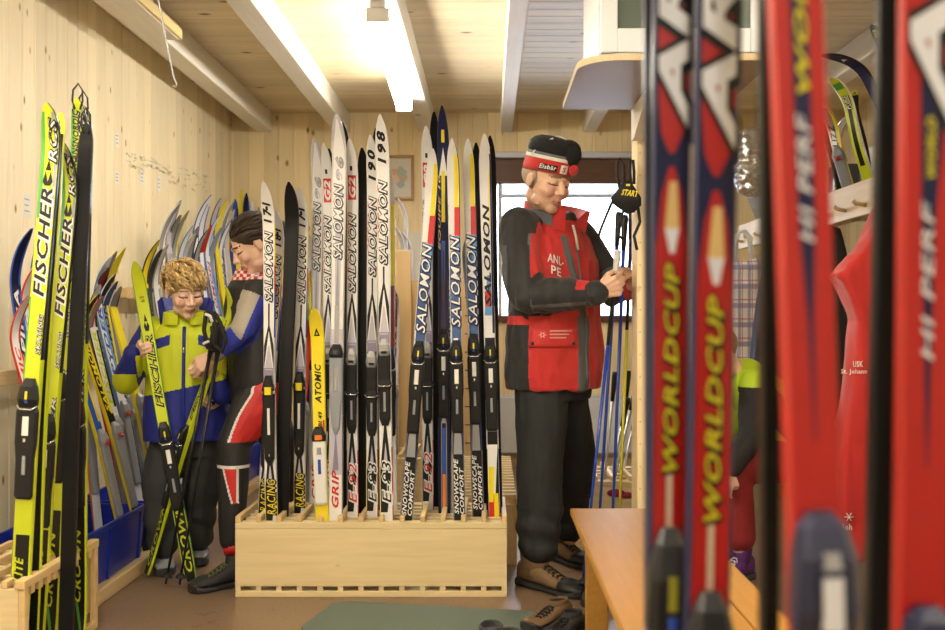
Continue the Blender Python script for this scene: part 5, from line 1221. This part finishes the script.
mb = MB(); Rm = wM.to_3x3().normalized(); mb.ell(wM@V((0, -.022, .045)), (.084, .100, .084), DH, Rm, 28, 18)
for k in range(260):
    a = rg.uniform(0, 2*PI); u = rg.uniform(-.3, 1); cz = math.sqrt(max(0, 1-u*u)); n_ = V((cz*math.cos(a), cz*math.sin(a), u))
    if n_.y > .55 and n_.z < .35: continue
    p0 = V((0, -.022, .045))+V((n_.x*.082, n_.y*.098, n_.z*.083)); tg = V((0, -1, -.15)); tg = (tg-n_*tg.dot(n_)).normalized()
    mb.tube([wM@(p0+tg*l_*.06+n_*.004*math.sin(l_*3)) for l_ in (0, .5, 1)], [.004, .005, .001], DH, 5)
mb.ell(wM@V((0, -.125, .03)), (.035, .04, .035), DH, Rm); mb.limb([wM@V((0, -.14, .02)), wM@V((0, -.17, -.05)), wM@V((0, -.16, -.13))], [.028, .03, .012], DH)
part(mb, 'hair', wom)
WBK = mat('suit_black', (.016, .016, .018), .6, bump=.2, bscale=60); WRD = mat('suit_red', (.55, .02, .02), .55); WWH = mat('suit_white', (.7, .7, .7), .6); WGY = mat('sleeve_grey', (.42, .38, .33), .6); WBL = mat('sleeve_blue', (.03, .05, .42), .6)
mb = MB()
torso(mb, wc, wf, [(.84, .16, .125, 0, 0), (.95, .165, .125, 0, 0), (1.08, .155, .12, .01, 0), (1.2, .17, .125, .02, 0), (1.28, .15, .105, .03, 0), (1.33, .10, .08, .03, 0), (1.365, .062, .06, .04, 0)], WBK)
mb.limb([wp(.1, .02, 1.27), wsL, (wsL+weL)/2, weL, (weL+wWL)/2, wWL+V((.02, 0, .015))], [.066, .068, .060, .057, .048, .038], WBL, 18)
mb.limb([wp(-.1, .02, 1.27), wsR, (wsR+weR)/2, weR, (weR+wWR)/2, wWR+V((.02, 0, .01))], [.066, .064, .060, .055, .046, .038], WBK, 18)
def wcol(p, n):
    dd = min(((p-(wsL+(weL-wsL)*k)).length for k in (.25, .5, .75, 1))); de = min(((p-(weL+(wWL-weL)*k)).length for k in (.25, .5, .75, 1)))
    if p.y < wc.y-.03 and min(dd, de) < .072 and (p-wc).xy.length > .0:
        if de < dd:
            t_ = (p-weL).dot((wWL-weL).normalized())/(wWL-weL).length
            if t_ > .72: return 3
            return 4 if p.z < (weL+(wWL-weL)*t_).z+.028 else 3
        tt = (p-wsL).dot((weL-wsL).normalized())/(weL-wsL).length
        if tt > .15: return 3 if (p-wsL-(weL-wsL)*tt).dot(V((-.5,0,.8))) > -.01 else 4
    if p.z > 1.315: return 1 if (int(p.z*70)+int(p.x*60)) % 2 else 2
    q = p-wc
    return 0
remesh(mb, 'jacket', .0045, 5, [WBK, WRD, WWH, WGY, WBL], wcol, wom, fold(.007, 8))
mb = MB(); torso(mb, wc, wf, [(.78, .155, .12, 0, 0), (.9, .16, .125, 0, 0)], WBK)
mb.limb([wp(.075, 0, .82), (wp(.075, 0, .82)+wk1)/2, wk1, (wk1+wa1)/2, wa1], [.105, .095, .072, .066, .050], WBK, 18)
mb.limb([wp(-.075, 0, .82), (wp(-.075, 0, .82)+wk2)/2, wk2, (wk2+wa2)/2, wa2], [.105, .092, .070, .064, .050], WBK, 18)
def tcol(p, n):
    if p.y > 4.52: return 0
    px = CX+p.x/p.y*F; py = CY-(p.z-EYE)/p.y*F
    a0 = wp(.075, 0, .82); u = (a0.z-p.z)/(a0.z-wk1.z)
    ax = a0.lerp(wk1, min(1, max(0, u))).x if p.z > wk1.z else wk1.lerp(wa1, min(1, (wk1.z-p.z)/(wk1.z-wa1.z))).x
    dx = p.x-ax
    if .62 < p.z < .90:
        e = -.02+.07*((.90-p.z)/.28)*0
        w0 = -.015-.02*math.sin((p.z-.62)/.28*PI)
        if dx > w0+.012: return 1
        if dx > w0: return 2
    if .36 < p.z < .52:
        w0 = -.035+.045*((.52-p.z)/.16)
        if abs(p.z-.515) < .008: return 2
        if w0+.008 < dx < .03: return 1
        if w0 < dx < .04: return 2
    return 0
remesh(mb, 'trousers', .0045, 4, [WBK, WRD, WWH], tcol, wom, fold(.006, 9))
BLK = mat('trail_shoe_black', (.022, .022, .024), .7, bump=.3, bscale=120)
shoe(wom, (-1.245, 4.18, 0), (-1.035, 4.345, 0), BLK, RUB, .13, None, mat('lace_olive', (.14, .16, .06), .7), None, .056)
shoe(wom, (-1.10, 4.80, 0), (-.86, 4.90, 0), BLK, RUB, .10, None, 'black', None, .050)
mb = MB(); mb.limb([wa1+V((.0, 0, -.005)), wa1+V((.01, .01, -.055))], [.044, .040], WRD, 16); part(mb, 'sock', wom)

# ---- skis and poles in the boy's group
BSK = dict(top='lime', edge='green', bind='rental', decor=[('t', '6/5', .875, .895, -.3, .4, 'black', None, 4, 0), ('b', .80, .815, -.5, 0, -.2, -.2, 'black', 3), ('b', .80, .815, .0, .5, .2, .2, 'black', 3), ('b', .815, .84, -.3, .3, 0, 0, 'black', 3), ('b', .785, .80, -.3, .3, -.5, .5, 'black', 3),
    ('t', 'FISCHER', .55, .77, -.6, .6, 'lime', 'black', 4, 0), ('b', .28, .42, -.95, .95, -.95, .95, 'red', 1), ('b', .30, .37, -.5, .5, -.5, .5, 'black', 2), ('b', 0, .28, -.9, .9, -.9, .9, 'black', 1), ('t', 'CROWN', .03, .25, -.6, .6, 'lime', None, 3)])
ski_px(131, 262, 189, 568, 4.30, BSK, 'lime junior ski held upright by the child', 'lime junior skis', z0=.02, W=.052, tip=.06, curl=.12, tb=.44, bind='pilot', face=(.25, -.95, 0))
ski_px(236, 290, 150, 566, 4.36, dict(BSK, edge='lime'), 'lime junior ski slanting between the child and the adult', 'lime junior skis', z0=.02, W=.040, tip=.06, curl=.1, tb=.46, bind='pilot', face=(-.7, -.7, 0), Yb=4.42)
G = 'ski poles held between the child and the adult'
POLER = mat('pole_red', (.55, .03, .02), .35)
for (x0, y0, x1, y1, lb, Y) in ((216, 322, 168, 572, 'left', 4.25), (222, 326, 182, 570, 'right', 4.24)):
    a = P(x0, y0, Y); b = P(x1, y1, Y-.0); b = a+(b-a)*((a.z-.02)/(a.z-b.z)); pole(a, b, 'black', 'black and white ski pole the adult hands to the child, %s one' % lb, 'plastic', G)
t = empty('pole_strap', P(216, 322, 4.22), 'black and white pole straps dangling in front of the child', 'strap')
for pts in (((206, 312), (204, 330), (208, 348), (214, 352), (216, 330), (212, 312), (206, 312)), ((214, 312), (220, 322), (226, 340), (222, 352), (214, 344), (212, 326))):
    mb = MB(); mb.tube([P(x, y, 4.19) for x, y in pts], .009, CORK, 6); part(mb, 'strap_loop', t)
mb = MB(); mb.tube([P(x, y, 4.17) for x, y in ((205, 314), (210, 316), (212, 322))], .007, KW, 6); mb.tube([P(x, y, 4.17) for x, y in ((203, 344), (209, 341))], .006, KW, 6); part(mb, 'white_tab', t)

# ------------------------------------------------------------------ clothes and people on the right
COATS = wood('coat_board', (.60, .45, .22), (.53, .37, .16), (.4, .22, .1), 2, 1, .2, .5, kscale=.5, tone=.04)
t = empty('coat_rack', (1.78, 5.2, 1.6), 'long pale wooden coat rack board on the right behind the red skis', 'coat rack')
mb = MB(); mb.box((1.70, 3.4, 1.615), (1.735, 6.8, 1.775), COATS, .003); part(mb, 'rack_board', t)
mb = MB(); mb.box((1.7355, 3.4, 1.70), (2.10, 6.8, 1.725), COATS, .003); part(mb, 'rack_shelf', t)
for y in (3.9, 5.3, 6.7): mb = MB(); mb.box((2.05, y, 0), (2.10, y+.06, 1.699), COATS, .003); part(mb, 'rack_post', t)
for i in range(14):
    y = 3.55+.24*i; mb = MB(); mb.tube([(1.70, y, 1.66), (1.655, y, 1.668), (1.645, y, 1.68)], [.010, .009, .012], COATS, 8); part(mb, 'peg', t)
mb = MB(); mb.box((1.45, 4.2, .42), (2.04, 6.8, .46), BENCHW, .004)
for y in (4.25, 5.4, 6.5): mb.box((1.5, y, 0), (1.56, y+.06, .4199), BENCHW, .003); mb.box((1.9, y, 0), (1.96, y+.06, .4199), BENCHW, .003)
tag(mb.build('bench'), 'long low bench under the coat rack at the right', 'bench')
def garment(name, label, cat, pts, Y0, Y1, m, depth=.09, logo=None, seed=0, X=None):
    """a hanging garment: outline (px, py) swept through a padded thickness along the view-across direction"""
    t = empty(name, P(pts[0][0], pts[0][1], Y0), label, cat)
    mb = MB(); n = len(pts); cx = sum(p[0] for p in pts)/n; cy = sum(p[1] for p in pts)/n; rs = []
    for k, (dy, sc) in enumerate(((-1, .80), (-.8, .95), (-.3, 1.0), (.3, 1.0), (.8, .95), (1, .80))):
        rs.append([P(cx+(x-cx)*sc, cy+(y-cy)*(1-(1-sc)*.3), Y0)+V((0, depth*dy/2, 0)) for x, y in pts])
    mb.rings(rs, m, True, True); o = remesh(mb, 'cloth', .010, 3, [m], lambda p, n_: 0, t, lambda p: .014*noise.noise(V((p.x*14+seed, p.y*9, p.z*3)))+.006*noise.noise(V((p.x*40, p.y*9, p.z*8))))
    return t, o
HR = mat('fleece_red', (.50, .015, .012), .75, bump=.2, bscale=80, sheen=.3); HK = mat('cloth_black', (.014, .014, .015), .8); HL = mat('cloth_lime', (.42, .60, .02), .65)
t, o = garment('black_trousers', 'black trousers hanging from the coat rack between the red skis', 'trousers', [(829, 224), (838, 228), (848, 275), (856, 350), (850, 420), (842, 520), (818, 520), (815, 420), (818, 300), (822, 226)], 4.95, 0, HK, .10)
t, o = garment('red_jacket', 'red jacket with small white print hanging from the coat rack', 'jacket', [(868, 232), (880, 205), (893, 198), (905, 215), (915, 330), (910, 560), (822, 560), (832, 470), (846, 380), (852, 320), (843, 296), (830, 275), (842, 262), (856, 250)], 4.0, 0, HR, .16, seed=5)
def flat_text(s, px, py, w_, h_, Y, m, t, name='printed_words', shear=0.):
    vs, fs = text_unit(s, .02, shear, .02); mb = MB(); mb.add([P(px+w_*x, py-h_*y, Y) for x, y in vs], fs, m); part(mb, name, t)
flat_text('USK', 853, 367, 10, 6, 3.905, KW, t); flat_text('St. Johann', 841, 375, 26, 6, 3.905, KW, t)
mb = MB()
for k in range(6): a_ = k*PI/3; c_ = P(849, 517, 3.905); mb.tube([c_, c_+V((.018*math.cos(a_), 0, .018*math.sin(a_)))], .002, KW, 5)
part(mb, 'snowflake_print', t); flat_text('Joh', 842, 532, 10, 8, 3.905, KW, t)
t, o = garment('dark_coat', 'dark coat hanging at the far right edge behind the red ski', 'coat', [(925, 215), (960, 205), (975, 400), (975, 640), (885, 640), (890, 520), (905, 400), (915, 300)], 3.72, 0, HK, .14, seed=9)
t, o = garment('navy_jacket', 'dark navy jacket hanging between the plaid bag and the HP ski', 'jacket', [(758, 300), (772, 250), (790, 245), (800, 300), (800, 470), (745, 470), (748, 400), (752, 350)], 5.0, 0, mat('cloth_navy', (.015, .018, .05), .8), .14, seed=3)
# plaid bag
PL = bpy.data.materials.new('plaid_cloth'); nt, N, L, b = nodes_of(PL); b.inputs['Roughness'].default_value = .8
tc = N.new('ShaderNodeTexCoord'); sp = N.new('ShaderNodeSeparateXYZ'); L.new(tc.outputs['Object'], sp.inputs[0])
def stripe(ax, per, lo, hi):
    a_ = N.new('ShaderNodeMath'); a_.operation = 'MULTIPLY'; a_.inputs[1].default_value = 1/per; L.new(sp.outputs[ax], a_.inputs[0])
    f_ = N.new('ShaderNodeMath'); f_.operation = 'FRACT'; L.new(a_.outputs[0], f_.inputs[0])
    g1 = N.new('ShaderNodeMath'); g1.operation = 'GREATER_THAN'; g1.inputs[1].default_value = lo; L.new(f_.outputs[0], g1.inputs[0])
    g2 = N.new('ShaderNodeMath'); g2.operation = 'LESS_THAN'; g2.inputs[1].default_value = hi; L.new(f_.outputs[0], g2.inputs[0])
    m_ = N.new('ShaderNodeMath'); m_.operation = 'MULTIPLY'; L.new(g1.outputs[0], m_.inputs[0]); L.new(g2.outputs[0], m_.inputs[1]); return m_.outputs[0]
cur = None
for (ax, per, lo, hi, c_) in ((0, .062, .1, .42, (.20, .18, .34)), (2, .12, .1, .36, (.20, .18, .34)), (0, .062, .5, .62, (.45, .08, .14)), (2, .12, .5, .57, (.45, .08, .14))):
    mx = N.new('ShaderNodeMix'); mx.data_type = 'RGBA'; s_ = stripe(ax, per, lo, hi); k_ = N.new('ShaderNodeMath'); k_.operation = 'MULTIPLY'; k_.inputs[1].default_value = .7; L.new(s_, k_.inputs[0]); L.new(k_.outputs[0], mx.inputs[0])
    if cur is None: mx.inputs[6].default_value = (.80, .78, .76, 1)
    else: L.new(cur, mx.inputs[6])
    mx.inputs[7].default_value = (*c_, 1); cur = mx.outputs[2]
L.new(cur, b.inputs['Base Color'])
t = empty('plaid_bag', P(745, 330, 6.3), 'plaid cloth bag with white handles hanging from the coat rack', 'bag')
mb = MB(); pts = [(733, 262), (768, 256), (770, 330), (764, 372), (748, 392), (738, 380), (730, 330)]
mb.rings([[P(748+(x-748)*sc, 320+(y-320)*sc, 6.3)+V((0, dy, 0)) for x, y in pts] for dy, sc in ((-.07, .88), (-.045, 1), (.045, 1), (.07, .88))], PL, True, True)
remesh(mb, 'bag_body', .012, 3, [PL], lambda p, n: 0, t, lambda p: .01*noise.noise(p*12))
for dy in (-.03, .03):
    mb = MB(); mb.tube([P(x, y, 6.3)+V((0, dy, 0)) for x, y in ((736, 262), (734, 245), (738, 233), (744, 231), (749, 236), (752, 260))], .009, KW, 8); part(mb, 'handle', t)
# person on the right bench
kid = empty('person', (1.15, 4.45, 0), 'person in lime jacket, red trousers and purple boots half hidden behind red skis', 'person')
mb = MB(); kM = headframe((1.02, 4.40, .98), (-.8, -.4), math.radians(40), .95)
head_prims(mb, kM, SKC, .9, .85); kc = V((1.30, 4.5, 0)); 
mb.limb([V((1.42, 4.52, .56)), V((1.26, 4.5, .76)), V((1.12, 4.46, .88)), kM@V((0, -.02, -.05))], [.09, .085, .06, .045], SKC)
mb.limb([V((1.16, 4.36, .86)), V((1.14, 4.28, .66)), V((1.03, 4.24, .50))], [.04, .034, .026], SKC); mb.limb([V((1.16, 4.6, .86)), V((1.12, 4.62, .66)), V((1.03, 4.55, .5))], [.04, .034, .026], SKC)
mb.limb([V((1.42, 4.45, .53)), V((1.08, 4.38, .50)), V((1.10, 4.38, .15))], [.07, .05, .035], SKC); mb.limb([V((1.42, 4.6, .53)), V((1.12, 4.62, .50)), V((1.14, 4.64, .15))], [.07, .05, .035], SKC)
hand(mb, V((1.03, 4.24, .50)), (-.3, 0, -.9), (.5, .8, 0), 1, SKC, (30, 40, 30), .85); hand(mb, V((1.03, 4.55, .5)), (-.3, 0, -.9), (.5, -.8, 0), -1, SKC, (30, 40, 30), .85)
kfc = head_col(kM); remesh(mb, 'body', .006, 3, [SKC, LIP, LASH, BROWM, STUB, CHEEK], lambda p, n: kfc(p) if p.z > .86 and p.x < 1.12 else 0, kid)
mb = MB(); mb.ell(kM@V((0, -.02, .05)), (.085, .1, .085), BLOND, kM.to_3x3().normalized()); part(mb, 'hair', kid)
mb = MB(); mb.limb([V((1.42, 4.52, .56)), V((1.28, 4.5, .74)), V((1.15, 4.47, .86))], [.15, .14, .11], HL, 20)
mb.limb([V((1.16, 4.36, .86)), V((1.14, 4.28, .66)), V((1.04, 4.24, .52))], [.065, .06, .045], HL); mb.limb([V((1.16, 4.6, .86)), V((1.12, 4.62, .66)), V((1.04, 4.55, .53))], [.065, .06, .045], HL)
remesh(mb, 'jacket', .009, 3, [HL, HK], lambda p, n: 1 if p.y < 4.38 and p.z < .85 else 0, kid, fold(.008, 8))
mb = MB(); mb.limb([V((1.42, 4.45, .53)), V((1.08, 4.38, .50)), V((1.09, 4.38, .30)), V((1.10, 4.38, .20))], [.11, .085, .075, .068], HR); mb.limb([V((1.42, 4.6, .53)), V((1.12, 4.62, .50)), V((1.14, 4.64, .20))], [.11, .085, .07], HR)
remesh(mb, 'trousers', .009, 3, [mat('trousers_crimson', (.25, .015, .02), .7)], lambda p, n: 0, kid, fold(.008, 8))
PUR = mat('boot_purple', (.09, .02, .16), .6)
shoe(kid, (.98, 4.30, 0), (1.16, 4.42, 0), PUR, BT, .19, None, mat('lace_pale', (.6, .6, .65), .6), None, .048); shoe(kid, (1.02, 4.60, 0), (1.20, 4.68, 0), PUR, BT, .19, None, 'white', None, .048)
# skis standing in the storage behind the coat rack
G = 'skis behind the coat rack'
for (x0, y0, x1, y1, Y, st, lb, fc_, tp) in ((842, 76, 875, 195, 5.0, dict(top='lime', edge='white', decor=[('b', .3, .8, -.5, .5, -.3, .5, 'black', 1), ('b', .90, .95, -.8, .8, -.8, .8, 'green', 1), ('t', 'PULSE', .74, .85, -.6, .6, 'white', 'black', 3)]), 'lime and white ski curving left above the coat rack', (-.8, -.6, 0), .10),
        (850, 92, 870, 195, 5.1, FBASE('yellow'), 'black based ski with yellow tip next to the lime curved one', (.3, -1, 0), .03),
        (828, 108, 852, 195, 5.3, gen('silver', 'yellow', 'BLIZZ', 'black'), 'silver and yellow ski low beside the HP ski', (-.6, -.8, 0), .08),
        (838, 116, 836, 195, 5.5, gen('white', 'silver', None), 'white ski tip between the yellow edge and the lime ski', (.5, -.8, 0), .08),
        (824, 118, 842, 195, 5.4, FBASE('black'), 'black ski base at the left of the group', (.3, -1, 0), .02),
        (846, 40, 905, 130, 4.5, dict(top='navy', edge='black', decor=[('b', .90, .92, -.5, .5, 0, 0, 'white', 2)]), 'black ski with long curved tip, highest near the ceiling beam', (-.95, -.3, 0), .16),
        (886, 26, 884, 130, 4.45, dict(top='dgrey', edge='black', decor=[('t', 'TOUR', .93, .97, -.5, .5, 'yellow', None, 2)]), 'dark ski tip right beside the right ARC ski', (-.9, -.4, 0), .08)):
    a = P(x0, y0, Y); b = P(x1, y1, Y); k = (a.z-1.725)/(a.z-b.z); b2 = a+(b-a)*k; 
    bb = V((min(max(b2.x, 1.80), 2.02), Y+.02, 1.727))
    make_ski(bb, a, fc_, st, lb, G, W=.06, tip=tp, curl=.25, th=.016)
for i in range(7):
    a = P(737+3.2*i, 140+4*(i % 3), 6.5-.04*i); make_ski((1.80+.03*(i % 3), 6.55-.05*i, 1.727), a, (-.9, -.5, 0), gen('silver', 'chrome' if i % 2 else 'grey', None, bind=''), 'silver ski wrapped in foil above the plaid bag, %s from the left' % order[i].replace('nearest', 'first'), 'foil wrapped skis on the coat rack', W=.05, tip=.05, curl=.4)
FOIL = mat('crumpled_foil', (.7, .71, .73), .18, metal=.9, bump=1., bscale=60)
mb = MB(); q = P(752, 162, 6.2); mb.ell(q, (.13, .10, .22), FOIL, None, 20, 14)
t = empty('foil_bundle', q, 'crumpled silver foil bundle above the plaid bag', 'bundle'); remesh(mb, 'foil', .012, 0, [FOIL], lambda p, n: 0, t, lambda p: .03*noise.noise(p*22))
for i, (x, y, Y, m_, lb) in enumerate(((880, 150, 5.6, 'white', 'white box lying among the skis above the coat rack'), (866, 172, 5.9, 'grey', 'grey box behind the lime ski above the coat rack'), (845, 168, 5.7, 'dgrey', 'dark box low behind the curved skis'))):
    q = P(x, y, Y); mb = MB(); mb.box((q.x-.07, Y-.05, 1.727), (q.x+.07, Y+.09, max(q.z, 1.85)+.02), m_, .015); tag(mb.build('storage_box'), lb, 'box')
# boots on the mat and under the bench
def boots(name, label, toe, heel, mu, ms, h, lace='black', cap=None, group=None, w=.05):
    r_ = empty(name, heel, label, 'boot', group); shoe(r_, toe, heel, mu, ms, h, None, lace, cap, w, 'upper'); return r_
YL = mat('boot_yellow_trim', (.6, .55, .03), .5)
boots('ski_boot', 'black ski boot with yellow trim on the mat, left one at the bottom edge', (.0, 3.02, .0105), (.012, 3.27, .0105), BT, RUB, .15, 'yellow', None, 'ski boots on the mat')
boots('ski_boot', 'black ski boot with yellow trim on the mat, right one at the bottom edge', (.085, 3.0, .0105), (.07, 3.24, .0105), BT, RUB, .135, 'yellow', None, 'ski boots on the mat')
boots('hiking_shoe', 'brown hiking shoe on the floor left of the bench leg', (.14, 3.62, .0105), (.30, 3.80, .0105), SUED, RUB, .075, 'black', None)
boots('hiking_shoe', 'dark hiking shoe in front of the brown one by the bench leg', (.20, 3.50, .0105), (.335, 3.64, .0105), BLK, RUB, .075, 'black', None)
boots('ski_boot', 'black ski boot under the bench, nearer one', (.40, 3.95, 0), (.50, 4.15, 0), BT, RUB, .13, 'grey', None)
boots('ski_boot', 'black ski boot under the bench, farther one', (.44, 4.25, 0), (.62, 4.38, 0), BT, RUB, .13, 'grey', None)
# ------------------------------------------------------------------ light, world, camera
world = bpy.data.worlds.new('winter_sky'); scene.world = world; world.use_nodes = True
bg = world.node_tree.nodes['Background']; bg.inputs[0].default_value = (.80, .88, 1.0, 1); bg.inputs[1].default_value = 6.0
cam = bpy.data.cameras.new('camera'); co = bpy.data.objects.new('camera', cam); COL.objects.link(co); scene.camera = co
co.location = (0, 0, EYE); co.rotation_euler = (PI/2, 0, 0)
cam.sensor_width = 36; cam.lens = F/945*36; cam.shift_x = (472.5-CX)/945; cam.shift_y = (CY-315)/945; cam.clip_start = .02
cam.dof.use_dof = True; cam.dof.focus_distance = 4.3; cam.dof.aperture_fstop = 3.6
scene.view_settings.view_transform = 'Standard'; scene.view_settings.look = 'None'; scene.view_settings.gamma = 1; scene.view_settings.use_curve_mapping = False
scene.view_settings.exposure = 0.95
scene.cycles.use_denoising = True; scene.cycles.max_bounces = 6
